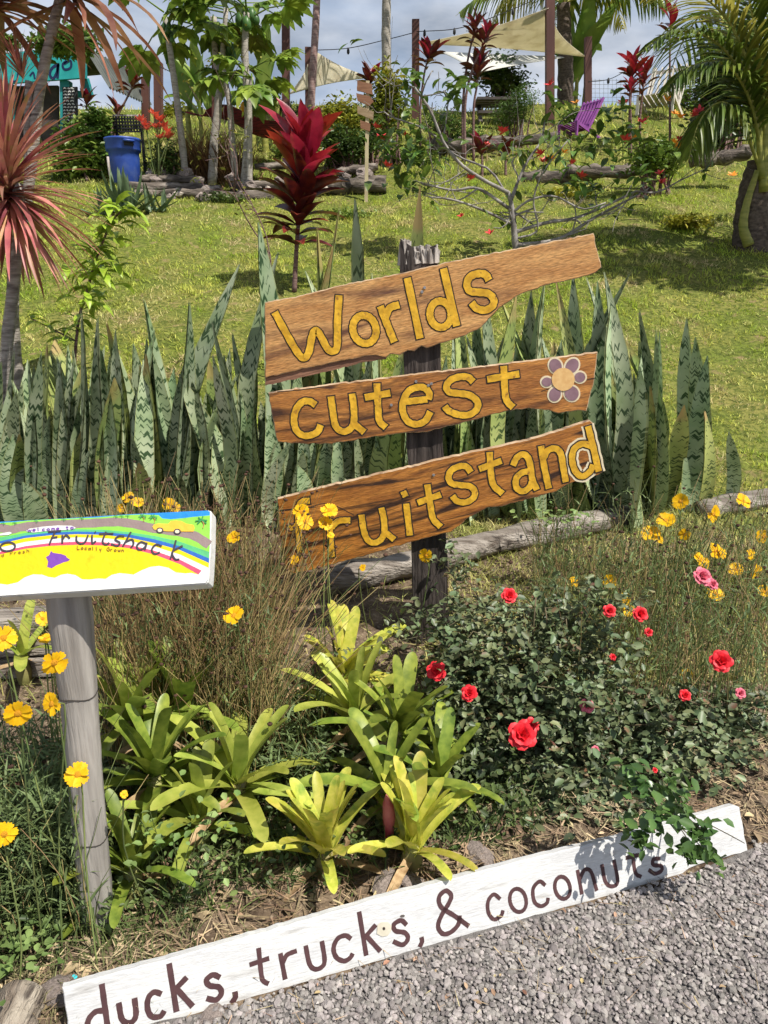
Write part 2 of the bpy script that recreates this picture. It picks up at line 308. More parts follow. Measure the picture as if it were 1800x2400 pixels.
def stroke_geo(mb, pts, w, z, h=0.0012, closed=False, smooth=True):
    """brush stroke along a line in plane coordinates: flat ribbon, raised by the paint's thickness"""
    P = np.asarray(pts, float)
    if smooth and len(P) > 2: 
        if closed: P = np.vstack([P, P[:1]])
        P = spline(P, max(12, 5 * len(P)))
    elif len(P) == 2: P = P[0] + (P[1] - P[0]) * np.linspace(0, 1, 6)[:, None]
    T = np.gradient(P, axis=0)
    if closed: T[0] = T[-1] = T[0] + T[-1]
    T /= np.maximum(1e-9, np.linalg.norm(T, axis=1))[:, None]; S = np.stack([-T[:, 1], T[:, 0]], 1)
    ww = w / 2 * (1 + 0.05 * np.sin(np.arange(len(P)) * 1.7 + len(P)))[:, None]
    if not closed: P = P.copy(); P[0] -= T[0] * 0; 
    L = P + S * ww; Rr = P - S * ww; n = len(P)
    V = np.vstack([np.c_[L, np.full(n, z + h)], np.c_[Rr, np.full(n, z + h)], np.c_[L, np.full(n, z)], np.c_[Rr, np.full(n, z)]]); i = np.arange(n - 1)
    Q = np.concatenate([np.stack([i, i + n, i + n + 1, i + 1], 1), np.stack([i + 2 * n, i, i + 1, i + 1 + 2 * n], 1), np.stack([i + n, i + 3 * n, i + 1 + 3 * n, i + n + 1], 1)])
    mb.add(V, Q, G=[[0, 2 * n, 3 * n, n], [n - 1, 2 * n - 1, 4 * n - 1, 3 * n - 1]])
def ell(cx, cy, rx, ry, rot=0.0, k=14): return [(cx + rx * math.cos(a) * math.cos(rot) - ry * math.sin(a) * math.sin(rot), cy + rx * math.cos(a) * math.sin(rot) + ry * math.sin(a) * math.cos(rot)) for a in [i * 2 * math.pi / k for i in range(k)]]

# ================================================================ THE SETTING
def ground_material():
    m = bpy.data.materials.new('ground_mat'); m.use_nodes = True; n, l = m.node_tree.nodes, m.node_tree.links
    b = n['Principled BSDF']; b.inputs['Roughness'].default_value = 0.95; b.inputs['Specular IOR Level'].default_value = 0.1
    ge = n.new('ShaderNodeNewGeometry'); 
    def noise(s, d=6):
        t = n.new('ShaderNodeTexNoise'); t.inputs['Scale'].default_value = s; t.inputs['Detail'].default_value = d; l.new(ge.outputs['Position'], t.inputs['Vector']); return t.outputs['Fac']
    def mr(v, a, c):
        t = n.new('ShaderNodeMapRange'); t.inputs[1].default_value = a; t.inputs[2].default_value = c; l.new(v, t.inputs[0]); return t.outputs[0]
    def mix(f, a, c):
        t = n.new('ShaderNodeMix'); t.data_type = 'RGBA'; l.new(f, t.inputs[0])
        for k, v in ((6, a), (7, c)):
            if isinstance(v, tuple): t.inputs[k].default_value = (*v, 1)
            else: l.new(v, t.inputs[k])
        return t.outputs[2]
    soil = mix(mr(noise(14), .35, .65), (.075, .052, .036), (.21, .155, .105))
    soil = mix(mr(noise(70, 3), .55, .7), soil, (.30, .23, .16))
    lawn = mix(mr(noise(1.7), .40, .62), (.14, .175, .03), (.23, .21, .06))
    lawn = mix(mr(noise(26, 4), .42, .60), lawn, (.085, .105, .022))
    lawn = mix(mr(noise(7, 4), .60, .72), lawn, (.24, .185, .085))
    sx = n.new('ShaderNodeSeparateXYZ'); l.new(ge.outputs['Position'], sx.inputs[0])
    jit = n.new('ShaderNodeMath'); jit.operation = 'MULTIPLY_ADD'; l.new(noise(3.0), jit.inputs[0]); jit.inputs[1].default_value = 1.1; l.new(sx.outputs[1], jit.inputs[2])
    l.new(mix(mr(jit.outputs[0], 4.15, 4.5), soil, lawn), b.inputs['Base Color'])
    bu = n.new('ShaderNodeBump'); bu.inputs['Strength'].default_value = 0.8; bu.inputs['Distance'].default_value = 0.02; l.new(noise(60, 5), bu.inputs['Height']); l.new(bu.outputs[0], b.inputs['Normal'])
    return m
def spaced(a, b, step, grow, far):
    v = list(np.arange(a, b, step)); s = step
    while v[-1] < far: s *= grow; v.append(v[-1] + s)
    return np.array(v)
xs = spaced(0.03, 2.6, 0.06, 1.18, 500); xs = np.concatenate([-xs[::-1], xs]); ys = spaced(0.9, 4.6, 0.05, 1.06, 900); ys = np.concatenate([[-200, -40, -8, -2, 0, .5], ys])
X, Y = np.meshgrid(xs, ys); Z = gz(X, Y); nx, ny = len(xs), len(ys); i = (np.arange(ny - 1)[:, None] * nx + np.arange(nx - 1)[None]).ravel()
g = MB().add(np.stack([X, Y, Z], -1).reshape(-1, 3), np.stack([i, i + 1, i + nx + 1, i + nx], 1))
ground = struct(g.build('ground', ground_material()))

GRAV = mat('gravel_bed', (.12, .11, .105), (.20, .185, .175), scale=60, rough=.95, bump=.6)
gx = np.linspace(-6, 8, 90); gt = np.linspace(0, 1, 30)
GX, GT = np.meshgrid(gx, gt); GY = -3 + (BL[1] + (GX - BL[0]) * BS - 0.02 + 0.02 * np.sin(GX * 7) + 3) * GT
i = (np.arange(29)[:, None] * 90 + np.arange(89)[None]).ravel()
gravel = struct(MB().add(np.stack([GX, GY, gz(GX, GY) + 0.005], -1).reshape(-1, 3), np.stack([i, i + 1, i + 91, i + 90], 1)).build('gravel_path', GRAV))
STONE = mat('pebble_stone', (.215, .193, .182), (.345, .312, .295), scale=40, rough=.9, tint=.36, bump=.3, hue=.03)
pm = [rock_mesh('pebble', STONE, k, sub=1, rough=.38, flat=.72) for k in range(14)]
sp = 0.0090; px_, py_ = np.meshgrid(np.arange(-1.3, 2.7, sp), np.arange(0.72, 2.35, sp)); pp = np.stack([px_.ravel(), py_.ravel()], 1) + rng.uniform(-.0048, .0048, (px_.size, 2))
s_ = sline(pp[:, 0], pp[:, 1]); pp = pp[(s_ < -0.026 + 0.03 * np.sin(pp[:, 0] * 6) * (pp[:, 0] > 1.0)) | ((pp[:, 0] > 1.06) & (s_ < 0.02 + .05 * np.sin(pp[:, 0] * 9)))]
pz = gz(pp[:, 0], pp[:, 1]); view = (pp[:, 1] * math.cos(PITCH) - (pz - 1.55) * math.sin(PITCH)); ang = np.abs(pp[:, 0]) / view
pp = pp[ang < 0.92]; r_ = rng.lognormal(math.log(.0051), .34, len(pp)).clip(.003, .0115)
zz = gz(pp[:, 0], pp[:, 1]) + .006 + rng.uniform(-.002, .006, len(pp))
inview = np.abs(pp[:, 0]) / (pp[:, 1] * math.cos(PITCH) + 1.55 * math.sin(PITCH)) < 0.51
inview &= (pp[:, 1] > 1.24)
order = np.argsort(-(r_ * inview / (pp[:, 1] + .5))); big = order[:300]; rest = np.setdiff1d(np.arange(len(pp)), big)
for k in big:
    w = Matrix.Translation((pp[k, 0], pp[k, 1], zz[k] + .001)) @ Matrix.Rotation(rnd.uniform(0, 6.28), 4, 'Z') @ Matrix.Rotation(rnd.uniform(-.5, .5), 4, 'X') @ Matrix.Diagonal((r_[k] * rnd.uniform(.9, 1.3), r_[k], r_[k] * rnd.uniform(.7, 1.1), 1))
    inst('pebble', pm[k % 14], w, gravel)
mb = MB()
for v in range(14):
    k = rest[rest % 14 == v]; me = pm[v]; BV = np.array([q.co for q in me.vertices]); BT = np.array([q.vertices for q in me.polygons])
    a = rng.uniform(0, 6.28, len(k)); c, s = np.cos(a), np.sin(a); sc = np.stack([r_[k] * rng.uniform(.85, 1.35, len(k)), r_[k], r_[k] * rng.uniform(.65, 1.1, len(k))], 1)
    W = BV[None] * sc[:, None]; tl = rng.uniform(-.5, .5, len(k)); W = np.stack([W[..., 0], W[..., 1] * np.cos(tl)[:, None] - W[..., 2] * np.sin(tl)[:, None], W[..., 1] * np.sin(tl)[:, None] + W[..., 2] * np.cos(tl)[:, None]], -1)
    W = np.stack([W[..., 0] * c[:, None] - W[..., 1] * s[:, None], W[..., 0] * s[:, None] + W[..., 1] * c[:, None], W[..., 2]], -1) + np.stack([pp[k, 0], pp[k, 1], zz[k]], 1)[:, None]
    mb.add(W.reshape(-1, 3), None, (BT[None] + np.arange(len(k))[:, None, None] * len(BV)).reshape(-1, 3), tint=np.repeat(rng.random(len(k)), len(BV)))
struct(mb.build('loose_gravel', STONE, gravel, smooth=False), 'stuff')

# bits of straw, bark and leaf blown onto the gravel
DEBRIS = mat('gravel_debris', (.22, .13, .07), (.48, .37, .22), scale=9, rough=.85, tint=.5, hue=.03); mb = MB(); n = 330; x = rng.uniform(-.9, 1.6, n); s0 = -np.abs(rng.normal(0, .22, n)) - .015; y = BL[1] + (x - BL[0]) * BS + s0
blades(mb, np.stack([x, y, np.full(n, .016)], 1), rng.uniform(0, 6.28, n), rng.uniform(.01, .06, n), rng.uniform(.001, .003, n), rng.uniform(1.4, 1.6, n), rng.uniform(-.15, .1, n), 2); n = 70; x = rng.uniform(-.5, 1.6, n); y = BL[1] + (x - BL[0]) * BS - np.abs(rng.normal(0, .3, n)) - .02; leaf_cloud(mb, np.stack([x, y, np.full(n, .015)], 1), rng.uniform(.008, .022, n), .5, upness=2.5)
struct(mb.build('debris', DEBRIS, gravel), 'stuff')
# lawn
GRASS = mat('lawn_blades', (.33, .44, .05), (.56, .56, .13), scale=1.4, rough=.65, tint=.45, trans=.35, hue=.02, c3=(.60, .50, .26), c3scale=1.7, c3lo=.52, c3hi=.64, spec=.2)
def scatter_lawn(y0, y1, n, L, W, x0=None, x1=None, grow=0.6):
    y = y0 + (y1 - y0) * rng.random(n) ** 1.25; half = .62 * y + .7; x = rng.uniform(-1, 1, n) * half
    if x0 is not None: x = rng.uniform(x0, x1, n)
    k = 1 + grow * (y - 4) / 8
    return np.stack([x, y, gz(x, y) - .005], 1), L * rng.uniform(.6, 1.3, n) * k, W * k
mb = MB()
P, L, W = scatter_lawn(3.9, 13.0, 17000, .036, .0066, grow=.9)
L = L * np.clip(1 + .45 * np.sin(P[:, 0] * 2.3 + 1.5 * np.sin(P[:, 1] * 1.7)) * np.sin(P[:, 1] * 2.9 + P[:, 0]), .5, 1.5); nb_ = 9; W = np.repeat(W, nb_); L = np.repeat(L, nb_) * rng.uniform(.6, 1.25, len(P) * nb_); P = np.repeat(P, nb_, 0) + rng.normal(0, 1, (len(P) * nb_, 3)) * [.022, .022, 0] * (1 + .12 * (np.repeat(P[:, 1:2], nb_, 0) - 4)); P[:, 2] = gz(P[:, 0], P[:, 1]) - .004
blades(mb, P, rng.uniform(0, 6.28, len(P)), L, W, rng.uniform(.15, 1.0, len(P)), rng.uniform(.2, 1.0, len(P)), 2)
P, L, W = scatter_lawn(13.0, 19.5, 16000, .10, .016, grow=.2)
blades(mb, P, rng.uniform(0, 6.28, len(P)), L, W, rng.uniform(.1, .8, len(P)), rng.uniform(.2, .8, len(P)), 2)
tag(struct(mb.build('lawn_grass', GRASS), 'stuff'), 'short sunlit lawn grass covering the slope behind the signs', 'grass')
PATCH = mat('patch_blades', (.36, .40, .09), (.54, .48, .20), scale=3, rough=.65, tint=.40, trans=.3, hue=.02)
mb = MB(); P, L, W = scatter_lawn(2.45, 4.0, 24000, .06, .0055, .15, 2.3, grow=0)
P = P[(P[:, 0] > .15) & (P[:, 1] > 2.45 - .1 * P[:, 0])]; n = len(P)
blades(mb, P, rng.uniform(0, 6.28, n), .055 * rng.uniform(.5, 1.4, n), .0055, rng.uniform(.3, 1.3, n), rng.uniform(.1, .9, n), 2)
P, L, W = scatter_lawn(2.35, 3.7, 2500, .06, .005, -2.2, .15, grow=0); n = len(P)
blades(mb, P, rng.uniform(0, 6.28, n), .07 * rng.uniform(.5, 1.4, n), .005, rng.uniform(.2, 1.2, n), rng.uniform(.1, .9, n), 2)
tag(struct(mb.build('bed_grass', PATCH), 'stuff'), 'coarse pale grass round the foot of the wooden sign post', 'grass')
# litter of dry stalks and leaves on the soil behind the white board
STRAW = mat('dry_litter', (.20, .13, .075), (.46, .36, .22), scale=9, rough=.85, tint=.5, hue=.02)
mb = MB(); n = 6500; x = rng.uniform(-1.5, 1.9, n); s0 = np.abs(rng.normal(0, .38, n)) + .03; y = BL[1] + (x - BL[0]) * BS + s0
P = np.stack([x, y, gz(x, y) + rng.uniform(.002, .02, n)], 1)
blades(mb, P, rng.uniform(0, 6.28, n), rng.uniform(.02, .09, n), rng.uniform(.0015, .006, n), rng.uniform(1.3, 1.6, n), rng.uniform(-.3, .25, n), 2)
n = 700; x = rng.uniform(-1.3, 1.6, n); s0 = rng.uniform(.03, .5, n); y = BL[1] + (x - BL[0]) * BS + s0
leaf_cloud(mb, np.stack([x, y, gz(x, y) + .008], 1), rng.uniform(.015, .05, n), .45, upness=1.5)
tag(struct(mb.build('leaf_litter', STRAW), 'stuff'), 'dry straw and dead leaves lying on the soil behind the white board', 'leaf litter')
TUFT = mat('tuft_blades', (.12, .16, .05), (.27, .25, .12), scale=5, rough=.7, tint=.45, trans=.25, hue=.02)
mb = MB(); n = 1500; x = np.concatenate([rng.uniform(-1.05, -.45, n), rng.uniform(-.5, .1, 300)]); s0 = np.concatenate([rng.uniform(.02, .30, n), rng.uniform(.02, .12, 300)]); n = len(x); y = BL[1] + (x - BL[0]) * BS + s0
P = np.stack([x, y, gz(x, y)], 1); blades(mb, P, rng.uniform(0, 6.28, n), rng.uniform(.02, .075, n), .0028, rng.uniform(.1, 1.2, n), rng.uniform(.1, 1.2, n), 3)
tag(struct(mb.build('grass_tufts', TUFT), 'stuff'), 'sparse wispy grass tufts between white board and round post', 'grass')

# ================================================================ THE WOODEN SIGN
WOOD_A = mat('pale_varnished_wood', (.44, .20, .06), (.66, .36, .13), scale=2.6, rough=.42, stretch=(1.2, 7, 7), distort=1.0, c3=(.13, .052, .028), c3scale=1.3, c3lo=.47, c3hi=.64, bump=.15, bscale=22, spec=.5, coat=.15, speck=.38)
WOOD_B = mat('warm_varnished_wood', (.28, .10, .022), (.52, .22, .05), scale=2.8, rough=.38, stretch=(1.2, 9, 9), distort=1.0, c3=(.06, .023, .011), c3scale=1.7, c3lo=.47, c3hi=.63, bump=.16, bscale=22, spec=.5, coat=.2, speck=.40)
WOOD_C = mat('deep_varnished_wood', (.28, .098, .019), (.54, .22, .042), scale=2.2, rough=.36, stretch=(1.1, 8, 8), distort=1.6, c3=(.042, .017, .009), c3scale=1.3, c3lo=.47, c3hi=.58, bump=.16, bscale=22, spec=.5, coat=.2, speck=.40)
EDGE = mat('split_wood_edge', (.16, .075, .045), (.28, .14, .085), scale=5, rough=.7, stretch=(1, 8, 8), bump=.25)
RAW = mat('raw_wood_rim', (.34, .215, .125), (.55, .40, .26), scale=12, rough=.8, c3=(.14, .08, .05), c3scale=14, c3lo=.55, c3hi=.65, bump=.3)
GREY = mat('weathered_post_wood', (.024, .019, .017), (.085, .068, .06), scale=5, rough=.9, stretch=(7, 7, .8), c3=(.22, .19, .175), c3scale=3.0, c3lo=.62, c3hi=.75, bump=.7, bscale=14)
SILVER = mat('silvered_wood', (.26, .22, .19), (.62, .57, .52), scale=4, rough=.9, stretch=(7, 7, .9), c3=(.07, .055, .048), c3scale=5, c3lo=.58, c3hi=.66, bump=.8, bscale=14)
YEL = mat('yellow_paint', (.62, .33, .022), (.80, .46, .035), scale=25, rough=.5, bump=.1, c3=(.34, .16, .03), c3scale=55, c3lo=.60, c3hi=.72, speck=.20)
BLK = mat('dark_outline_paint', (.022, .016, .014), (.05, .032, .025), scale=30, rough=.6)
CREAM = mat('cream_paint', (.75, .62, .40), (.82, .72, .52), scale=30, rough=.6)
MAUVE = mat('mauve_paint', (.235, .135, .16), (.30, .18, .21), scale=30, rough=.6)
PEACH = mat('peach_paint', (.72, .42, .16), (.80, .52, .22), scale=60, rough=.6)
SCREW = mat('screw_steel', (.55, .55, .56), (.35, .34, .34), scale=200, rough=.35, metal=.8)

foot = on_ground(1014, 1500); SD = float(foot[1])
ws = thing('wooden_sign', 'wooden post with three hand-painted yellow-lettered boards in front of the snake plants', 'sign', foot)
# post: leaning square timber, frayed top
pl0 = Plane((0, SD - .01, 0), (1, 0, 0), (0, -1, 0))
def corner(px, py, D): return at(px, py, D)
bm = bmesh.new(); rows = []
top = [at(938, 585, SD - .01), at(1026, 580, SD - .01)]; bot = [at(974, 1520, SD - .01), at(1054, 1515, SD - .01)]
for k in range(25):
    t = k / 24; a = np.array(bot[0]) * (1 - t) + np.array(top[0]) * t; b_ = np.array(bot[1]) * (1 - t) + np.array(top[1]) * t
    wob = .003 * math.sin(k * 1.3) + rnd.uniform(-.0015, .0015); row = []
    for fx, fy in ((0, 0), (.33, -.003), (.66, .002), (1, 0), (1, .05), (1, .10), (.5, .103), (0, .10), (0, .05)):
        p = a + (b_ - a) * fx; row.append(bm.verts.new((p[0] + wob + rnd.uniform(-.0015, .0015), SD - .01 + fy + rnd.uniform(-.0015, .0015), p[2])))
    rows.append(row)
for v, dz in zip(rows[-1], (.035, .005, -.005, .012, .0, .012, -.012, .01, .018)): v.co.z += dz
for k in range(24):
    for j in range(9): bm.faces.new((rows[k][j], rows[k][(j + 1) % 9], rows[k + 1][(j + 1) % 9], rows[k + 1][j]))
cen = bm.verts.new((sum(v.co.x for v in rows[-1]) / 9, SD + .035, rows[-1][0].co.z - .06))
for j in range(9): bm.faces.new((rows[-1][j], rows[-1][(j + 1) % 9], cen))
bmesh.ops.recalc_face_normals(bm, faces=bm.faces)
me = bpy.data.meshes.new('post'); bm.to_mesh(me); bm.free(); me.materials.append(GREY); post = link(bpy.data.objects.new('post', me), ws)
mb = MB()                                          # splintered, silvery end grain
for k in range(85):
    fx, fy = rnd.random(), rnd.random() ** 1.3; p = np.array(top[0]) * (1 - fx) + np.array(top[1]) * fx + np.array([0, fy * .095 + .002, -.02]); h = rnd.uniform(.0, .032) + (.025 if fx < .2 else 0)
    tube(mb, [p - [0, 0, .03], p + [rnd.uniform(-.012, .012), rnd.uniform(-.012, .008), h]], [rnd.uniform(.008, .013), rnd.uniform(.003, .010)], 5)
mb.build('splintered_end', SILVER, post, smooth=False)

def sign_board(name, label, outline, m, D, ang, thick, parent, seed, amp=.8):
    c = np.mean(np.array(outline, float), 0); o = at(c[0], c[1], D); a = R(ang)
    pl = Plane(o, (math.cos(a), 0, math.sin(a)), (0, -1, 0))
    poly = [pl.uv(*p) for p in roughen(outline, 9, amp, seed)]
    b_ = slab(name, poly, -thick, 0, m, parent, pl, bevel=.003, rim=RAW); b_['label'] = label
    return b_, pl
def paint(pl, strokes, board, w, outl, parent_name='letter', my=YEL, mo=BLK, z=.0006, rim=None):
    """one letter: a dark outline stroke under a yellow one, each a thin layer of paint on the board"""
    mp_ = mpp(pl.o); a, b_ = MB(), MB(); rimb = MB()
    for k, st in enumerate(strokes):
        closed = st[0] == 'o'; pts = ell(*st[1:]) if closed else st
        P = [pl.uv(*p) for p in pts]; ww = w * mp_
        if not closed:                      # the outline runs a little past the ends
            P0 = np.array(P); e = outl * mp_; d0 = unit(P0[0] - P0[1]); d1 = unit(P0[-1] - P0[-2]); PO = np.vstack([P0[0] + d0 * e, P0[1:-1], P0[-1] + d1 * e])
        else: PO = np.array(P)
        stroke_geo(a, PO, ww + 2 * outl * mp_, z + .00025 * k, .0003, closed); stroke_geo(b_, P, ww, z + .0014 + .00025 * k, .0004, closed)
        if rim is not None: stroke_geo(rimb, PO, ww + 5.2 * outl * mp_, z - .0005 + .00015 * k, .0002, closed)
    o = link(bpy.data.objects.new(parent_name, b_.mesh(parent_name, my, False)), board, pl.mat())
    link(bpy.data.objects.new('outline', a.mesh('outline', mo, False)), board, pl.mat())
    if rim is not None: link(bpy.data.objects.new('outline', rimb.mesh('outline', rim, False)), board, pl.mat())
    return o
def cr(x0, y0, s, strokes):
    out = []
    for st in strokes:
        if st[0] == 'o': out.append(('o', x0 + s * st[1], y0 + s * st[2], s * st[3], s * st[4], st[5] if len(st) > 5 else 0.0))
        else: out.append([(x0 + s * x, y0 + s * y) for x, y in st])
    return out
BD = SD - .035
o1 = [(620, 709), (700, 693), (800, 668), (940, 640), (1060, 612), (1200, 584), (1391, 546), (1400, 585), (1410, 627), (1396, 640), (1340, 655), (1278, 669), (1215, 692), (1177, 717), (1152, 742), (1127, 768), (1083, 789), (1030, 805), (1000, 816), (988, 811), (972, 823), (955, 822), (938, 832), (915, 830), (905, 838), (880, 833), (865, 834), (780, 850), (700, 868), (640, 882), (621, 888)]
b1, p1 = sign_board('top_board', 'top board reading Worlds, weathered pale at its narrow right end', o1, WOOD_A, BD, 12.0, .022, ws, 1)
o1b = [(621, 880), (700, 860), (865, 826), (908, 832), (905, 842), (860, 848), (780, 868), (700, 886), (621, 904)]
slab('split_strip', [p1.uv(*p) for p in roughen(o1b, 9, .7, 4)], -.024, -.007, EDGE, b1, p1)
c1 = (600, 540, .2411); c2 = (1000, 540, .2532)
for st in (cr(*c1, [[(182, 795), (300, 1010), (400, 1180), (465, 1240), (515, 1180), (545, 1030), (577, 972), (620, 1010), (690, 1140), (740, 1175), (788, 1130), (792, 900), (808, 630)]]),
           cr(*c1, [('o', 1055, 962, 112, 138, -.25)]), cr(*c1, [[(1208, 735), (1270, 900), (1345, 1085)], [(1258, 850), (1300, 755), (1392, 722)]]),
           cr(*c1, [[(1470, 462), (1595, 1050)]]), cr(*c2, [('o', 128, 775, 98, 122, -.1), [(155, 352), (278, 885)]]),
           cr(*c2, [[(575, 462), (545, 410), (480, 400), (400, 430), (372, 500), (400, 560), (480, 572), (570, 585), (620, 640), (608, 700), (540, 738), (460, 720), (415, 668)]])): paint(p1, st, b1, 16.6, 2.7)
o2 = [(628, 921), (765, 902), (900, 886), (1000, 873), (1218, 848), (1401, 825), (1394, 886), (1375, 964), (1354, 962), (1309, 969), (1286, 961), (1240, 957), (1202, 962), (1152, 972), (1121, 982), (1040, 1002), (1000, 1013), (938, 1016), (850, 1029), (777, 1041), (712, 1040), (651, 1036), (644, 1010)]
b2, p2 = sign_board('middle_board', 'middle board reading cutest, with a painted mauve flower', o2, WOOD_B, BD - .004, 7.5, .022, ws, 2)
c3 = (620, 820, .2411); c4 = (1000, 820, .2532); c5 = (640, 980, .2532)
for st in (cr(*c3, [[(497, 535), (440, 500), (370, 505), (310, 575), (287, 680), (310, 780), (380, 832), (460, 825), (520, 790), (545, 728)]]),
           cr(*c3, [[(645, 452), (665, 600), (692, 740), (760, 792), (830, 770), (868, 700), (868, 560), (850, 425)], [(878, 725), (970, 800)]]),
           cr(*c3, [[(1092, 325), (1104, 560), (1118, 690), (1180, 752)], [(975, 462), (1222, 418)]]),
           cr(*c3, [[(1362, 504), (1470, 492), (1582, 479)], [(1592, 482), (1602, 425), (1560, 372), (1490, 362), (1400, 400), (1348, 500), (1345, 600), (1390, 690), (1470, 722), (1560, 690), (1612, 600)]]),
           cr(*c4, [[(430, 295), (380, 252), (300, 250), (220, 280), (182, 340), (212, 390), (300, 402), (400, 420), (470, 480), (462, 550), (390, 600), (290, 598), (200, 560), (168, 520)]]),
           cr(*c4, [[(712, 148), (725, 400), (748, 480), (800, 532)], [(560, 272), (856, 222)]])): paint(p2, st, b2, 15.5, 3.0)
# flower painted on the middle board
def disc_poly(pl, cx, cy, rx, ry, rot=0, k=22): return [pl.uv(x, y) for x, y in ell(cx, cy, rx, ry, rot, k)]
fl = slab('painted_flower', disc_poly(p2, 1000 + .2532 * 1262, 820 + .2532 * 272, 27, 27), .0028, .0036, PEACH, b2, p2)
for cx, cy, rx, ry, ro in ((1192, 148, 72, 84, -.4), (1345, 148, 72, 88, .6), (1418, 252, 66, 62, 0), (1112, 296, 64, 58, 0), (1186, 412, 70, 80, .3), (1342, 402, 80, 84, -.4)):
    slab('painted_petal', disc_poly(p2, 1000 + .2532 * cx, 820 + .2532 * cy, .2532 * (rx - 16), .2532 * (ry - 16), ro), .0018, .0022, MAUVE, b2, p2)
    slab('outline', disc_poly(p2, 1000 + .2532 * cx, 820 + .2532 * cy, .2532 * rx, .2532 * ry, ro), .0003, .0008 + rnd.uniform(0, .0004), CREAM, b2, p2)
o3 = [(650, 1168), (780, 1136), (918, 1104), (1060, 1069), (1228, 1033), (1300, 1012), (1365, 990), (1382, 985), (1391, 992), (1402, 1050), (1413, 1107), (1402, 1114), (1365, 1124), (1329, 1136), (1304, 1152), (1243, 1169), (1177, 1187), (1142, 1190), (1101, 1212), (1060, 1246), (962, 1271), (858, 1302), (767, 1327), (690, 1345), (668, 1338), (655, 1250)]
b3, p3 = sign_board('bottom_board', 'bottom board reading fruitstand, deep orange with dark grain', o3, WOOD_C, BD - .002, 13.0, .024, ws, 3)
for st in (cr(*c5, [[(340, 762), (275, 770), (238, 830), (236, 1000), (252, 1240)], [(150, 1015), (325, 965)]]),
           cr(*c5, [[(520, 935), (532, 1100), (545, 1285)], [(542, 1010), (590, 960), (640, 945), (715, 945)]]),
           cr(*c5, [[(818, 892), (840, 1040), (880, 1130), (940, 1152), (1000, 1120), (1030, 1050), (1025, 930), (1002, 828)], [(1045, 1060), (1122, 1122)]]),
           cr(*c5, [[(1232, 790), (1266, 1085)], [(1190, 712), (1242, 690)]]), cr(*c5, [[(1427, 612), (1456, 800), (1482, 930), (1552, 1005)], [(1338, 782), (1552, 705)]]),
           cr(*c4, [[(408, 1132), (370, 1082), (310, 1075), (230, 1112), (202, 1180), (232, 1235), (310, 1250), (400, 1262), (445, 1312), (430, 1370), (360, 1410), (280, 1398), (238, 1350)]]),
           cr(*c4, [[(582, 945), (592, 1120), (618, 1250), (702, 1330)], [(485, 1102), (692, 1025)]]),
           cr(*c4, [[(798, 1070), (832, 1000), (890, 965), (938, 1000), (960, 1080), (978, 1200), (1020, 1295)], [(968, 1125), (890, 1132), (828, 1190), (832, 1275), (890, 1308), (950, 1270), (980, 1205)]]),
           cr(*c4, [[(1057, 888), (1087, 1080), (1130, 1282)], [(1082, 1000), (1120, 930), (1190, 912), (1240, 960), (1262, 1080), (1287, 1222)]])): paint(p3, st, b3, 14.5, 3.0)
paint(p3, cr(*c4, [[(1522, 890), (1440, 868), (1362, 920), (1345, 1020), (1378, 1125), (1440, 1170), (1515, 1120), (1540, 1060)], [(1492, 705), (1540, 900), (1592, 1125)]]), b3, 14.5, 3.0, rim=CREAM)
for b_, pl, px, py in ((b1, p1, 995, 674), (b1, p1, 989, 684), (b2, p2, 917, 949), (b2, p2, 975, 894), (b2, p2, 1011, 899), (b2, p2, 1004, 903), (b3, p3, 1016, 1113)):
    q = pl.uv(px, py); m_ = MB(); 
    for r0, z0 in ((.0052, .004), (.0036, .005)): 
        th = np.arange(12) * math.pi / 6; m_.add(np.vstack([np.c_[q[0] + r0 * np.cos(th), q[1] + r0 * np.sin(th), np.full(12, z0)], np.c_[q[0] + r0 * np.cos(th), q[1] + r0 * np.sin(th), np.zeros(12)]]), [[j, (j + 1) % 12, 12 + (j + 1) % 12, 12 + j] for j in range(12)], G=[list(range(12))])
    link(bpy.data.objects.new('screw', m_.mesh('screw', SCREW, False)), b_, pl.mat())
for b_, pl, pts in ((b2, p2, [(1005, 902), (1030, 893), (1060, 889), (1100, 893), (1130, 886), (1210, 880)]), (b2, p2, [(1268, 917), (1300, 908), (1340, 898), (1394, 886)]), (b3, p3, [(652, 1196), (690, 1192), (720, 1190), (770, 1180), (830, 1207)]), (b3, p3, [(655, 1198), (740, 1188)]), (b2, p2, [(650, 918), (700, 914), (760, 906)])):
    m_ = MB(); stroke_geo(m_, [pl.uv(*p) for p in pts], .0028, .0004 + rnd.random() * .0002, .0001); link(bpy.data.objects.new('crack', m_.mesh('crack', BLK, False)), b_, pl.mat())

# ================================================================ THE WHITE BOARD ON THE GRAVEL
WHITE = mat('white_board_paint', (.53, .53, .535), (.63, .63, .62), scale=5, rough=.6, stretch=(1, 5, 5), c3=(.30, .285, .265), c3scale=6, c3lo=.60, c3hi=.76, bump=.15, bscale=40, speck=.10)
BRN = mat('brown_letter_paint', (.066, .030, .032), (.088, .042, .044), scale=30, rough=.6)
A = np.array([BL[0], BL[1], 0]); dirb = unit(np.array([1, BS, 0])); lean = R(20)
nb = unit(np.array([dirb[1], -dirb[0], 0]) * math.cos(lean) + np.array([0, 0, 1]) * math.sin(lean))
pw = Plane(on_ground(953, 2236) + np.array([0, 0, .0]), dirb, nb)
ow = [(146, 2316), (300, 2273), (543, 2207), (900, 2103), (1225, 2017), (1480, 1955), (1722, 1888), (1734, 1892), (1744, 1945), (1753, 1994), (1700, 2010), (1660, 2020), (1615, 2036), (1589, 2056), (1520, 2078), (1350, 2121), (1100, 2190), (900, 2250), (650, 2322), (401, 2394), (168, 2466)]
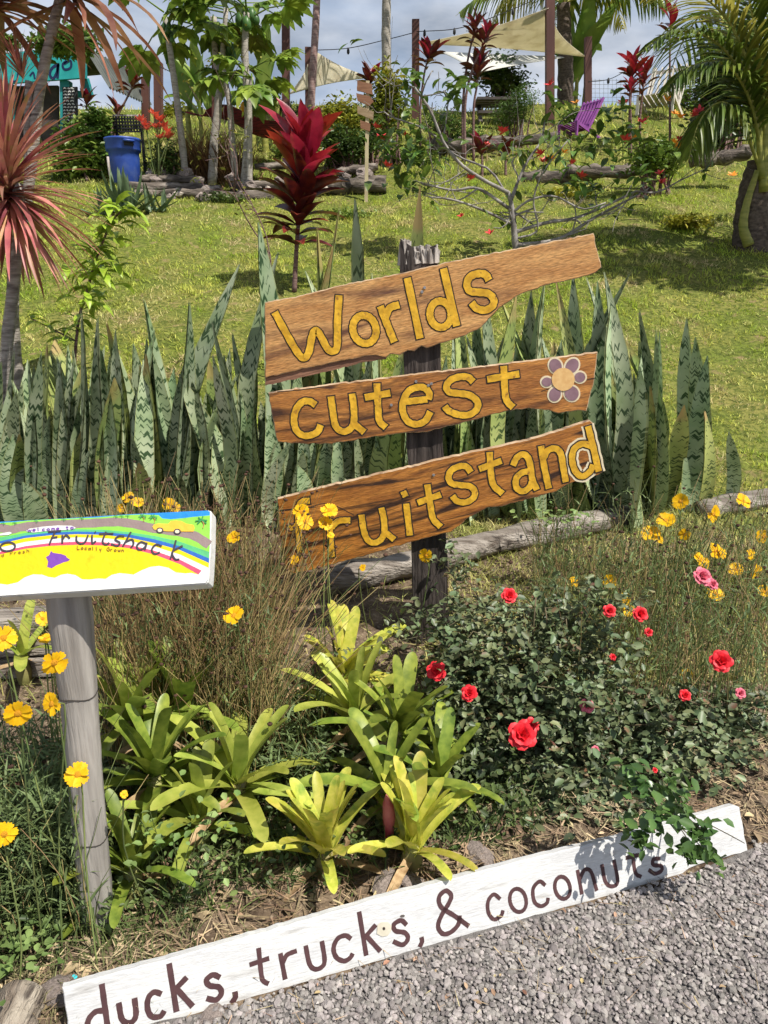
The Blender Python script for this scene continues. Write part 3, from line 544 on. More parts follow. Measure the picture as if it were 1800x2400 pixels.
wb = slab('white_board', [pw.uv(*p) for p in roughen(ow, 14, .7, 9)], -.024, 0, WHITE, None, pw, bevel=.002)
tag(wb, 'long white plank lettered ducks, trucks, & coconuts leaning at the gravel edge', 'sign')
c7 = (130, 2100, .3617); c8 = (560, 1950, .3617); c9 = (1100, 1880, .422)
letters = [cr(*c7, [[(300, 568), (325, 750), (348, 920)], [(322, 742), (262, 748), (215, 800), (208, 875), (240, 935), (300, 935), (342, 880)]]),
 cr(*c7, [[(410, 690), (428, 790), (462, 820), (500, 812), (522, 765), (512, 660)]]), cr(*c7, [[(688, 635), (640, 622), (602, 660), (597, 730), (625, 780), (680, 778), (706, 742)]]),
 cr(*c7, [[(736, 436), (785, 750)], [(852, 525), (768, 612)], [(785, 600), (890, 715)]]), cr(*c7, [[(1068, 528), (1020, 510), (978, 545), (1000, 580), (1058, 590), (1075, 630), (1040, 672), (978, 662)]]), cr(*c7, [[(1162, 618), (1165, 655), (1140, 695)]]),
 cr(*c7, [[(1316, 335), (1336, 520), (1355, 555), (1382, 568)], [(1257, 445), (1385, 402)]]), cr(*c8, [[(268, 785), (300, 955)], [(285, 845), (312, 795), (375, 768)]]), cr(*c8, [[(432, 735), (456, 850), (490, 887), (535, 875), (555, 830), (537, 705)]]),
 cr(*c8, [[(727, 692), (690, 670), (640, 690), (613, 750), (630, 810), (680, 835), (720, 815), (737, 785)]]), cr(*c8, [[(778, 515), (825, 800)], [(887, 600), (808, 690)], [(822, 668), (917, 772)]]),
 cr(*c8, [[(1087, 602), (1050, 572), (1003, 600), (1015, 640), (1075, 652), (1095, 690), (1060, 730), (998, 708)]]), cr(*c8, [[(1182, 680), (1186, 710), (1170, 745)]]),
 cr(*c8, [[(1490, 610), (1400, 545), (1310, 485), (1297, 420), (1340, 380), (1375, 410), (1360, 460), (1312, 540), (1290, 610), (1320, 658), (1370, 650), (1420, 600), (1430, 540)]]),
 cr(*c9, [[(172, 538), (135, 512), (104, 550), (105, 610), (135, 650), (175, 632), (187, 600)]]), cr(*c9, [('o', 270, 545, 45, 65, -.2)]), cr(*c9, [[(422, 462), (390, 440), (354, 480), (360, 550), (395, 577), (430, 560), (437, 530)]]), cr(*c9, [('o', 517, 475, 42, 62, -.2)]),
 cr(*c9, [[(600, 375), (625, 512)], [(614, 425), (640, 375), (676, 388), (707, 492)]]), cr(*c9, [[(735, 345), (755, 440), (790, 467), (823, 440), (802, 320)]]), cr(*c9, [[(905, 285), (922, 390), (955, 415)], [(868, 310), (942, 293)]]),
 cr(*c9, [[(1060, 312), (1022, 318), (1022, 348), (1064, 354), (1066, 380), (1030, 397), (995, 375)]])]
for k, st in enumerate(letters):
    m_ = MB(); w_ = (12.2 if k < 6 else 10.4 if k < 14 else 9.0) * mpp(on_ground(400 + 50 * k, 2300 - 15 * k))
    for j, q in enumerate(st):
        closed = q[0] == 'o'; stroke_geo(m_, [pw.uv(*p) for p in (ell(*q[1:]) if closed else q)], w_, .0005 + .0002 * j, .0003, closed)
    link(bpy.data.objects.new('letter', m_.mesh('letter', BRN, False)), wb, pw.mat())
slab('filler_patch', [pw.uv(*p) for p in [(884, 2168), (893, 2161), (908, 2160), (917, 2168), (916, 2182), (908, 2192), (895, 2194), (883, 2188)]], .0008, .0024, mat('filler', (.50, .46, .36), (.58, .54, .44), scale=40, rough=.8), wb, pw)
slab('screw', [pw.uv(*p) for p in ell(899, 2175, 3.2, 3.6, 0, 10)], .0025, .0035, BLK, wb, pw)
slab('knot', [pw.uv(*p) for p in ell(943, 2147, 6, 3.5, -.2, 10)], .0004, .0006, mat('knot_wood', (.10, .085, .08), rough=.8), wb, pw)

# ================================================================ THE RAINBOW SIGN ON A ROUND POST
def flat(name, c, rough=.5): return mat(name, tuple(v * .90 for v in c), c, scale=18, rough=rough, bump=.12, c3=tuple(v * .72 for v in c), c3scale=30, c3lo=.60, c3hi=.75)
PW = flat('gloss_white', (.70, .70, .68)); PBLUE = flat('sky_blue_paint', (.02, .24, .68)); PGRN = flat('lime_paint', (.26, .62, .07)); PROAD = flat('road_paint', (.27, .20, .19)); PG2 = flat('rainbow_green', (.10, .46, .19)); PB2 = flat('rainbow_blue', (.03, .13, .46))
PY = flat('sun_yellow', (.78, .58, .008)); PPK = flat('rainbow_pink', (.78, .08, .16)); PPU = flat('island_purple', (.19, .06, .38)); PDK = flat('dark_lettering', (.055, .045, .06)); PCAR = flat('car_yellow', (.80, .48, .05)); PBRN = flat('brown_lettering', (.20, .11, .02)); PLEAF = flat('painted_palm_green', (.03, .26, .09)); PTRUNK = flat('painted_palm_trunk', (.42, .20, .08))
POSTW = mat('bleached_round_post', (.22, .20, .18), (.42, .39, .355), scale=4, rough=.85, stretch=(8, 8, .6), c3=(.15, .13, .12), c3scale=4, c3lo=.6, c3hi=.75, bump=.35, bscale=12)
fb = on_ground(228, 2165); RD = float(fb[1])
rs = thing('rainbow_sign', 'painted rainbow sign board on a bleached round post at the left', 'sign', fb)
pt = at(163, 1370, RD + .015); mb = MB(); path = spline([fb - [0, 0, .06], fb + (pt - fb) * .35 + [.0, 0, 0], fb + (pt - fb) * .7, pt + [-.004, 0, .03]], 26)
rr = [.74 * (.048 + .007 * math.sin(i * .35) * .4 + .012 * i / 25) * (1.03 if i % 9 == 4 else 1.0) for i in range(26)]; tube(mb, path, rr, 18); mb.build('post', POSTW, rs)
RING = mat('ring_line', (.05, .042, .036), rough=.9)
for t, dy in ((.715, 0), (.30, 0)):
    mb = MB()
    p = path[int(t * 25)]; r0 = rr[int(t * 25)] + .0012; th = np.linspace(math.pi * .95, math.pi * 2.05, 14)
    tube(mb, np.stack([p[0] + r0 * np.cos(th), p[1] + r0 * np.sin(th), p[2] + .004 * np.sin(th * 3)], 1), .0012, 5)
    mb.build('growth_ring', RING, rs)
a = R(36); org = at(160, 1300, RD - .02)
pr = Plane(org, (1, -.05, .03), (-.04, -math.cos(a), math.sin(a)))
cS = (0, 1190, .3014)
def cv(x, y): return pr.uv(cS[0] + cS[2] * x, cS[1] + cS[2] * y)
XL = -560
outl = [(XL, 150), (0, 105), (500, 80), (1000, 48), (1400, 28), (1615, 17), (1638, 24), (1641, 45), (1636, 300), (1622, 540), (1616, 578), (1596, 592), (800, 645), (0, 692), (XL, 726)]
board = slab('board', [cv(*p) for p in outl], -.045, 0, PW, rs, pr, bevel=.004)
LY = [0.0002]
def layer(name, poly, m, h=.00014):
    LY[0] += h; return slab(name, [cv(*p) for p in poly], -.001, LY[0], m, board, pr)
BOT = [(1600, 586), (800, 638), (0, 686), (XL + 8, 718)]
def region(top): return top + BOT
def clipR(x, y): return (min(x, 1634), y)
layer('painted_sea', [(XL + 8, 155), (0, 110), (500, 84), (1000, 52), (1400, 32), (1612, 22), (1632, 30)] + [(1630, 300), (1616, 560)] + BOT, PBLUE)
layer('painted_hill', [(XL + 8, 175), (0, 118), (100, 112), (250, 98), (500, 86), (760, 76), (950, 58), (1120, 52), (1235, 58), (1262, 84), (1330, 90), (1420, 82), (1500, 72), (1560, 66), (1633, 60), (1630, 300), (1616, 560)] + BOT, PGRN)
m_ = MB(); stroke_geo(m_, [cv(*p) for p in [(XL + 12, 240), (-200, 190), (0, 160), (80, 172), (200, 148), (450, 132), (700, 122), (900, 112), (1050, 128), (1200, 162), (1400, 190), (1520, 222), (1628, 290)]], .0165 * 1.15, LY[0], .0002); link(bpy.data.objects.new('painted_road', m_.mesh('painted_road', PROAD, False)), board, pr.mat()); LY[0] += .00022
def arc(pts): L0 = [(XL + 8, pts[0][1] + 210), (-280, pts[0][1] + 85)]; return L0 + pts + [(1616, 560)] + BOT
layer('rainbow_band', arc([(0, 232), (200, 197), (400, 174), (600, 168), (800, 172), (1000, 190), (1200, 220), (1400, 265), (1628, 345)]), PG2)
layer('rainbow_band', arc([(0, 262), (200, 217), (400, 194), (600, 186), (800, 190), (1000, 208), (1200, 246), (1400, 300), (1626, 395)]), PB2)
layer('rainbow_band', arc([(0, 282), (200, 237), (400, 215), (600, 207), (800, 212), (1000, 232), (1200, 275), (1400, 330), (1624, 430)]), PY)
layer('rainbow_band', arc([(0, 312), (200, 267), (400, 242), (600, 232), (800, 237), (1000, 257), (1200, 302), (1400, 365), (1622, 468)]), PW)
layer('rainbow_band', [(XL + 8, 550), (-280, 425), (0, 345), (200, 300), (400, 275), (600, 265), (800, 270), (1000, 290), (1200, 335), (1400, 405), (1568, 490), (1545, 520)] + [(1545, 560)] + BOT[1:], PPK)
layer('painted_sun', [(XL + 8, 575), (-280, 448), (0, 365), (200, 320), (400, 298), (600, 290), (800, 295), (1000, 315), (1200, 365), (1400, 440), (1543, 520), (1540, 560)] + BOT[1:], PY)
layer('painted_cloud', [(XL + 8, 660), (-200, 600), (0, 592), (60, 600), (140, 582), (195, 543), (260, 520), (330, 522), (380, 540), (430, 546), (480, 522), (530, 515), (590, 526), (640, 558), (700, 560), (770, 552), (825, 555), (870, 524), (930, 510), (990, 515), (1040, 522), (1100, 490), (1170, 462), (1240, 454), (1310, 468), (1370, 505), (1440, 512), (1490, 508), (1545, 522), (1618, 540)] + BOT, PW)
layer('painted_island', [(400, 338), (415, 352), (480, 362), (515, 375), (523, 390), (548, 405), (530, 418), (500, 425), (440, 450), (405, 472), (370, 462), (378, 420), (360, 385), (385, 372)], PPU)
layer('painted_cloud', [(205, 185), (230, 165), (330, 150), (450, 140), (560, 142), (595, 160), (560, 172), (400, 180), (260, 195)], PW)
layer('painted_cloud', [(0, 205), (40, 196), (80, 190), (98, 200), (70, 214), (0, 218)], PW)
car = layer('painted_car', [(1188, 150), (1200, 132), (1230, 125), (1312, 128), (1330, 106), (1370, 102), (1412, 106), (1450, 126), (1508, 136), (1514, 160), (1505, 188), (1300, 186), (1200, 172)], PCAR)
for x, y in ((1246, 178), (1381, 188)):
    layer('painted_wheel', ell(x, y, 28, 22, 0, 16), PDK); layer('painted_wheel', ell(x, y, 17, 13, 0, 14), CREAM)
def doodle(strokes, w, m, name):
    m_ = MB()
    for j, q in enumerate(strokes):
        closed = q[0] == 'o'; pts = [cv(*p) for p in (ell(*q[1:]) if closed else q)]; stroke_geo(m_, pts, w, LY[0] + .0002, .0001 + .00004 * j, closed)
    return link(bpy.data.objects.new(name, m_.mesh(name, m, False)), board, pr.mat())
U = .3014 * mpp(org)
for x, y, s in ((1112, 75, 1.0), (1195, 82, 1.1), (1570, 110, 1.5)):
    doodle([[(x + 8 * s, y + 35 * s), (x + 12 * s, y + 12 * s), (x, y - 8 * s)]], 5 * U * s, PTRUNK, 'painted_palm_trunk')
    doodle([[(x, y - 8 * s), (x + dx * s, y + dy * s)] for dx, dy in ((-32, -2), (-22, 12), (30, -6), (26, 10), (8, -28), (-16, -22))], 6 * U * s, PLEAF, 'painted_palm_fronds')
for x, y in ((30, 125), (120, 122), (285, 108), (500, 96), (640, 84), (905, 70), (950, 68), (995, 66)):
    doodle([[(x - 18, y), (x, y - 6), (x + 18, y + 2)], [(x, y - 6), (x + 4, y + 14)]], 4 * U, PLEAF, 'painted_shrub')
FS = [[[(438, 184), (408, 240), (388, 292)], [(380, 190), (480, 182)], [(402, 238), (452, 230)]], [[(490, 215), (489, 282)], [(491, 250), (518, 216), (548, 242)]], [[(600, 220), (600, 260), (630, 283), (665, 270), (690, 215)]], [[(720, 215), (722, 280), (750, 262)], [(742, 190), (748, 194)]],
      [[(828, 190), (802, 265), (828, 290), (855, 275)], [(775, 207), (886, 204)]], [[(972, 226), (930, 224), (900, 250), (935, 275), (915, 300), (868, 284)]], [[(1022, 190), (990, 250), (958, 306)], [(980, 270), (1030, 250), (1042, 285), (1020, 316)]],
      [[(1138, 282), (1100, 270), (1068, 300), (1085, 330), (1125, 315), (1146, 275)], [(1146, 275), (1130, 332)]], [[(1262, 302), (1215, 290), (1184, 330), (1205, 362), (1247, 350)]], [[(1372, 255), (1352, 330), (1328, 402)], [(1424, 298), (1345, 345), (1362, 400), (1398, 405)]], [('o', 66, 306, 58, 34, -.1)]]
for q in FS: doodle(q, 15 * U, PDK, 'letter')
GL = {'L': [[(0, 1), (0, 0), (.5, 0)]], 'o': [[(.25, .6), (0, .3), (.25, 0), (.5, .3), (.25, .6)]], 'c': [[(.45, .55), (.1, .5), (.05, .1), (.45, .05)]], 'a': [[(.45, .6), (.05, .4), (.1, .02), (.45, .25), (.45, .6), (.5, 0)]], 'l': [[(.1, 1), (.15, 0)]], 'y': [[(.05, .6), (.2, .1), (.45, .6)], [(.45, .6), (.2, -.4)]],
      'G': [[(.6, .85), (.3, 1), (0, .5), (.3, 0), (.6, .2), (.6, .5), (.35, .5)]], 'r': [[(.05, .6), (.05, 0)], [(.05, .4), (.25, .6), (.4, .55)]], 'w': [[(0, .6), (.15, 0), (.3, .5), (.45, 0), (.6, .6)]], 'n': [[(.05, .6), (.05, 0)], [(.05, .4), (.25, .6), (.42, .4), (.45, 0)]],
      'd': [[(.45, .5), (.1, .5), (.05, .1), (.4, .05), (.47, 1)]], 'F': [[(.05, 0), (.1, 1), (.55, 1)], [(.07, .5), (.45, .52)]], 'e': [[(.05, .3), (.45, .33), (.3, .6), (.05, .4), (.1, .05), (.45, .08)]], 's': [[(.45, .55), (.1, .5), (.4, .25), (.3, 0), (.02, .08)]], 'h': [[(.05, 1), (.05, 0)], [(.05, .4), (.25, .6), (.42, .4), (.45, 0)]],
      'm': [[(.02, .6), (.02, 0)], [(.02, .4), (.15, .6), (.27, .3), (.27, 0)], [(.27, .4), (.42, .6), (.53, .3), (.53, 0)]], 't': [[(.22, .9), (.22, .05), (.42, .05)], [(0, .6), (.45, .62)]]}
def write(text, x, y, x1, y1, h, m, w):
    nL = len(text); 
    for k, ch in enumerate(text):
        if ch == ' ': continue
        f = k / nL; ox = x + (x1 - x) * f; oy = y + (y1 - y) * f; cwid = (x1 - x) / nL * 1.25
        doodle([[(ox + q * cwid, oy - v * h) for q, v in st] for st in GL[ch]], w, m, 'letter')
write('welcome to', 222, 188, 590, 166, 26, PPU, 6.5 * U); write('Locally Grown', 606, 326, 978, 348, 28, PBRN, 5 * U); write('nd Fresh', -15, 388, 245, 344, 26, PBRN, 4.2 * U)

# ================================================================ LOGS AND TIMBER OF THE BED
def log(name, label, pts, r, m=SILVER, sides=12, group=None, rough=.12, par=None):
    P = spline(pts, 18); mb = MB(); tube(mb, P, [r * (1 + rough * math.sin(i * 1.1 + r * 90) * .5) for i in range(18)], sides)
    V = mb.V[0]; V += rng.normal(0, r * rough * .35, V.shape); o = mb.build(name, m, par)
    return tag(o, label, 'log', group) if label else o
LOGW = mat('weathered_log', (.13, .105, .085), (.40, .355, .31), scale=3, rough=.9, stretch=(.7, 8, 8), c3=(.06, .048, .04), c3scale=4, c3lo=.58, c3hi=.68, bump=.9, bscale=14)
def gp(px, py, dz=0.0): p = on_ground(px, py); return p + np.array([0, 0, dz])
log('log', 'long weathered grey log lying behind the wooden sign post', [gp(760, 1385, .04), gp(960, 1345, .05), gp(1200, 1285, .05), gp(1465, 1232, .055)], .066, LOGW, rough=.22)
log('log', 'weathered log end at the right edge beside the yellow flowers', [gp(1640, 1210, .03), gp(1720, 1195, .04), gp(1960, 1165, .05)], .06, LOGW)
log('log', 'short thick log with sawn end in the bottom left corner', [gp(62, 2330, .01), gp(30, 2420, .015), gp(-10, 2560, .02)], .052, mat('corner_log', (.16, .125, .095), (.44, .385, .31), scale=3, rough=.9, stretch=(9, .8, 9), c3=(.07, .055, .045), c3scale=5, c3lo=.55, c3hi=.66, bump=.9, bscale=14), 14, None, .08)
st = thing('stacked_timbers', 'dark old timbers stacked behind the round sign post', 'timber', gp(40, 1575))
for k, (dx, dy) in enumerate(((0, 1575), (-8, 1530), (10, 1490))):
    q = gp(20 + dx, 1580); z = q[2] + .04 + .075 * k; mb = MB(); box(mb, (q[0] - .12, q[1] + .02 * k, z), (.42, .06, .033), Matrix.Rotation(R(6 + 2 * k), 4, 'Z')); mb.build('timber', LOGW, st, smooth=False)
ROCKM = mat('bed_stone', (.16, .13, .115), (.34, .28, .25), scale=9, rough=.9, bump=.5, tint=.3)
for k, (px, py, r0, lab) in enumerate(((140, 2330, .032, 'small pinkish stone beside the left end of the white board'), (905, 2075, .034, 'grey jagged stone behind the white board under the front bromeliads'), (960, 2072, .030, 'flat grey stone chip lying behind the white board'), (495, 2385, .02, 'brown stone under the white board lower edge'), (1130, 2015, .035, 'flat brown bark chip under the rose bush'), (578, 2378, .012, 'small orange stone on the gravel near the white board'))):
    p = gp(px, py); tag(inst('stone', rock_mesh('stone', ROCKM, 30 + k, 2, .35, .6), Matrix.Translation(Vector(p) + Vector((0, 0, r0 * .3))) @ Matrix.Rotation(k * 1.3, 4, 'Z') @ Matrix.Diagonal((r0 * 1.5, r0, r0 * .8, 1))), lab, 'stone')
cap = gp(168, 2297, .006); tag(inst('plastic_scrap', rock_mesh('plastic_scrap', mat('turquoise_plastic', (.05, .55, .62), rough=.4), 77, 2, .3, .5), Matrix.Translation(cap) @ Matrix.Diagonal((.012, .008, .009, 1))), 'tiny turquoise plastic scrap in the grass behind the white board', 'litter')

# ================================================================ SNAKE PLANTS
SNAKE = mat('snake_leaf', (.46, .52, .34), (.25, .34, .17), scale=4, rough=.5, tint=.34, hue=.02, uvpat=((.045, .085, .035), 70.0, .535), spec=.35, trans=.06)
SNAKEY = mat('yellowing_snake_leaf', (.42, .47, .17), (.27, .35, .10), scale=4, rough=.5, tint=.26, hue=.02, uvpat=((.07, .11, .035), 62.0, .545), spec=.35, trans=.08, tipc=((.45, .36, .14), 1.02))
def snake_leaf(parent, tip, base, wpx, back=0.0):
    """tip and base are pixels; base stands on the ground"""
    b = on_ground(*base); b = b if not back else np.array([b[0], b[1] + back, float(gz(b[0], b[1] + back))]); D = float(b[1]); wpx = wpx * 1.04; dt = rnd.uniform(-.20, .10); t = at(tip[0], tip[1], D + dt); Ln = np.linalg.norm(t - b)
    mid = (b + t) / 2 + np.array([rnd.gauss(0, .075) * Ln, rnd.uniform(-.07, .07) * Ln, 0]); n = 11; P = spline([b - [0, 0, .03], b * .75 + mid * .25 + (mid - (b + t) / 2) * .5, mid, t], n)
    a = rnd.uniform(-1.1, 1.1); tw = rnd.uniform(-1.5, 1.5); ang = a + tw * np.linspace(0, 1, n); S = np.stack([np.cos(ang), np.sin(ang), np.zeros(n)], 1)
    u = np.linspace(0, 1, n); W = wpx * mpp(b) / max(.55, math.cos(a + tw * .5)) * np.interp(u, [0, .22, .55, .78, .92, 1], [.55, .82, 1, .90, .48, .02])
    mb = MB(); N = np.stack([np.sin(ang), -np.cos(ang), np.zeros(n)], 1); f = rnd.choice((.35, .5, .25)); ribbon(mb, P, S, W, f, nrm=N); ribbon(mb, P - N * .006, S, W * .97, f, nrm=N)
    return mb.build('leaf', SNAKE if rnd.random() > .24 else SNAKEY, parent)
TIPS = [(4, 847, 30, 5, 1235), (29, 890, 26, 35, 1240), (65, 840, 22, 62, 1240), (97, 825, 30, 105, 1235), (139, 842, 50, 150, 1245), (192, 724, 32, 185, 1220), (228, 742, 46, 215, 1240), (236, 818, 52, 240, 1250), (250, 753, 40, 322, 1215), (270, 775, 34, 300, 1225), (336, 843, 42, 338, 1240), (362, 768, 34, 385, 1240), (338, 699, 46, 425, 1215), (445, 703, 32, 430, 1220), (420, 876, 46, 455, 1245), (440, 870, 40, 468, 1240), (495, 750, 22, 515, 1240), (498, 833, 34, 500, 1245), (543, 778, 26, 548, 1225), (561, 619, 42, 590, 1215), (556, 876, 50, 545, 1240), (606, 521, 56, 625, 1215), (651, 590, 44, 655, 1210), (716, 635, 40, 720, 1210), (744, 532, 42, 735, 1205), (782, 576, 40, 775, 1205), (798, 461, 32, 785, 1200), (833, 466, 56, 830, 1200), (870, 640, 28, 885, 1200), (985, 434, 46, 985, 1190), (1089, 595, 20, 1080, 1185),
        (1060, 640, 40, 1065, 1190), (1130, 655, 36, 1120, 1190), (1170, 690, 40, 1165, 1190), (1211, 690, 34, 1195, 1200), (1245, 680, 40, 1240, 1195), (1275, 660, 42, 1275, 1190), (1303, 655, 26, 1295, 1185), (1343, 640, 42, 1345, 1190), (1375, 650, 30, 1370, 1195), (1401, 660, 46, 1365, 1200), (1417, 637, 40, 1410, 1195), (1430, 717, 34, 1445, 1205), (1477, 637, 44, 1455, 1195), (1497, 724, 32, 1530, 1200), (1470, 851, 34, 1490, 1215), (1500, 858, 42, 1485, 1240), (1546, 775, 16, 1530, 1190), (1525, 905, 34, 1535, 1200), (1609, 746, 40, 1625, 1175), (1629, 790, 34, 1622, 1180), (1658, 833, 46, 1608, 1200), (1653, 963, 32, 1640, 1195), (1604, 949, 46, 1560, 1185), (1708, 1010, 30, 1700, 1190)]
for k in range(55):
    x = rnd.uniform(-20, 1530); yb = 1240 - .035 * x + rnd.uniform(-5, 25); TIPS.append((x + rnd.uniform(-45, 45), yb - rnd.uniform(110, 260), rnd.uniform(24, 44), x, yb))
for k in range(105):                                 # the shorter leaves that fill the row
    x = rnd.uniform(-20, 1530); yb = 1232 - .035 * x + rnd.uniform(-28, 22); TIPS.append((x + rnd.uniform(-35, 35), yb - rnd.uniform(170, 430), rnd.uniform(24, 48), x, yb))
CL = [('snake plant clump at the far left behind the rainbow sign', 0), ('snake plant clump with broad speckled leaves above the rainbow sign', 190), ('snake plant clump with a dark leaf bending left above the rainbow sign corner', 350), ('snake plant clump standing just left of the wooden boards', 510), ('snake plant clump under the red ti plant behind the left board ends', 660), ('snake plant clump behind the middle letters of the boards', 800), ('snake plant clump hidden behind the sign post with one tall tip above it', 960), ('snake plant clump behind the right half of the boards', 1120), ('snake plant clump rising beyond the flower painted board end', 1290), ('snake plant clump with dark tall leaf right of the boards', 1430), ('snake plant clump of thick silvery leaves at the right end of the row', 1580)]
clumps = []
for lab, x in CL: clumps.append(thing('snake_plant', lab, 'snake plant', on_ground(x + 70, 1225), 'snake plants in a row behind the signs'))
for tx, ty, w, bx, by in TIPS: snake_leaf(clumps[max(0, min(10, sum(1 for _, x in CL if bx >= x) - 1))], (tx, ty), (bx, by), w)
for k in range(190):
    bx = rnd.uniform(-20, 1500); snake_leaf(clumps[max(0, min(10, sum(1 for _, x in CL if bx >= x) - 1))], (bx + rnd.uniform(-45, 45), 1215 - .03 * bx - rnd.uniform(200, 420)), (bx, 1222 - .035 * bx), rnd.uniform(26, 46), rnd.uniform(.06, .60))

# ================================================================ BROMELIADS
def strap_mesh(name, m, L, W, a0, bend, seed, tipround=.8):
    """channelled strap leaf growing along +Y from elevation a0 (radians), bending by `bend` to its tip"""
    r = random.Random(seed); u = np.array([0, .12, .25, .4, .54, .67, .78, .87, .94, .98, 1.0]); n = len(u); P = [np.zeros(3)]
    for k in range(n - 1):
        a = a0 + bend * ((u[k] + u[k + 1]) / 2) ** 1.5; P.append(P[-1] + L * (u[k + 1] - u[k]) * np.array([0, math.cos(a), math.sin(a)]))
    Wd = W * np.interp(u, [0, .15, .45, .87, .94, .98, 1], [1.2, .95, 1, .88, .68, .40, .06]); P = np.array(P); P[:, 0] += r.uniform(-.05, .05) * L * u ** 2
    tw = r.uniform(-.25, .25) * u; S = np.stack([np.cos(tw), np.zeros(n), np.sin(tw)], 1)
    mb = MB(); ribbon(mb, P, S, Wd, .34); return mb.mesh(name, m)
BROM_Y = mat('yellow_green_bromeliad', (.50, .51, .06), (.68, .63, .13), scale=9, rough=.38, tint=.20, hue=.018, trans=.30, spec=.5, c3=(.28, .37, .05), c3scale=7, c3lo=.52, c3hi=.72, tipc=((.36, .24, .10), 1.08))
BROM_G = mat('green_bromeliad', (.25, .315, .045), (.43, .47, .095), scale=6, rough=.38, tint=.30, hue=.02, trans=.28, spec=.5, c3=(.42, .46, .08), c3scale=5, c3lo=.56, c3hi=.75, tipc=((.40, .30, .14), 1.09))
BROM_D = mat('dark_green_bromeliad', (.13, .19, .025), (.28, .34, .05), scale=8, rough=.40, tint=.30, hue=.015, trans=.22, spec=.5)
PINK = mat('pink_bract', (.50, .07, .09), (.70, .22, .20), scale=20, rough=.45, trans=.2)
BROM_X = mat('dead_bromeliad_leaf', (.22, .13, .06), (.42, .30, .17), scale=9, rough=.8, tint=.3)
BM = {}
for key, m in (('y', BROM_Y), ('g', BROM_G), ('d', BROM_D)):
    BM[key] = [[strap_mesh('leaf', m, 1.0, .170, a0, bd, 10 * i + j) for j in range(3)] for i, (a0, bd) in enumerate(((1.25, -.35), (.95, -.7), (.65, -.85), (.35, -.8), (.05, -.5)))]
DEADL = [strap_mesh('leaf', BROM_X, .85, .13, -.05, -.5, 70 + j) for j in range(3)]
def bromeliad(label, px, py, lift, size, key, nleaf, tilt=(0, 0), upright=0.0, D=None):
    base = on_ground(px, py) if D is None else at(px, py, D); t = thing('bromeliad', label, 'bromeliad', base, 'bromeliads in the bed')
    c = base + np.array([0, 0, lift]); T0 = Matrix.Rotation(tilt[0], 4, 'X') @ Matrix.Rotation(tilt[1], 4, 'Y')
    for k in range(nleaf):
        f = k / (nleaf - 1); az = k * 2.39996 + rnd.uniform(-.3, .3); v = min(4, int(max(0, (1 - f) * 5 - upright + rnd.uniform(-.4, .4)))); s = size * (.80 + .25 * (1 - abs(f - .5) * 1.2)) * rnd.uniform(.85, 1.12)
        w = Matrix.Translation(c + np.array([0, 0, .05 * f * size * 3 - .02])) @ T0 @ Matrix.Rotation(az, 4, 'Z') @ Matrix.Rotation(rnd.uniform(-.12, .12), 4, 'X') @ Matrix.Diagonal((s * rnd.uniform(.85, 1.15), s, s, 1))
        inst('leaf', DEADL[k % 3] if k < 3 and rnd.random() < .75 else BM[key][v][k % 3], w, t)
    mb = MB(); tube(mb, [base - [0, 0, .03], base + [0, 0, lift * .5], c + [0, 0, size * .10]], [size * .10, size * .13, size * .08], 10); mb.build('leaf_base', mat('bromeliad_base', (.30, .30, .10), (.20, .16, .07), scale=14, rough=.6) if 'bromeliad_base' not in MATS else MATS['bromeliad_base'], t)
    return t, c
bromeliad('yellow green bromeliad in front, left of the pair behind the white board', 765, 2050, .06, .23, 'y', 28, (-.08, -.05), 1.3)
bromeliad('yellow green bromeliad in front with tall upright leaves, right of the pair', 965, 2035, .06, .235, 'y', 25, (-.08, .12), 1.6)
bromeliad('green bromeliad against the round post, upper of the left clump', 320, 1830, .20, .26, 'g', 22, (-.1, .1), .8)
bromeliad('green bromeliad rising behind the left clump beside the dried stems', 430, 1800, .16, .27, 'd', 22, (0, .15), .9)
bromeliad('green bromeliad low at the right of the left clump', 470, 1985, .07, .24, 'g', 18, (-.15, .15), .2)
bromeliad('green bromeliad with broad curling leaves right of the round post', 375, 1935, .15, .26, 'd', 24, (-.15, .05), .4)
bromeliad('green bromeliad at the foot of the round post', 315, 2100, .07, .235, 'd', 20, (-.2, 0), .1)
bromeliad('sprawling green bromeliad between the left clump and the yellow pair', 565, 1930, .12, .27, 'g', 20, (-.1, .1), .4)
bromeliad('yellow green bromeliad behind, in front of the wooden sign post', 800, 1650, .11, .27, 'y', 17, (.05, .3), .8)
bromeliad('dark green bromeliad in the middle of the bed', 930, 1800, .12, .27, 'd', 18, (0, .2), .6)
bromeliad('green bromeliad between the yellow pair and the one by the sign post', 835, 1760, .12, .27, 'g', 15, (0, -.1), .6)
bromeliad('dark green bromeliad tucked behind the right yellow one', 1020, 1900, .09, .24, 'd', 15, (0, .25), .4)
t, c = bromeliad('green bromeliad with a pink bract behind the yellow pair', 905, 1930, .10, .25, 'd', 14, (0, 0), .2)
mb = MB()
pk = at(912, 1915, float(c[1]) - .10); tube(mb, [pk + [0, 0, -.10], pk + [0, 0, .0], pk + [-.003, 0, .045], pk + [-.006, 0, .075]], [.008, .018, .015, .003], 9); mb.build('bract', PINK, t)
bromeliad('small green bromeliad half hidden at the left edge under yellow flowers', 60, 1600, .10, .22, 'g', 10, (0, .2), .2)

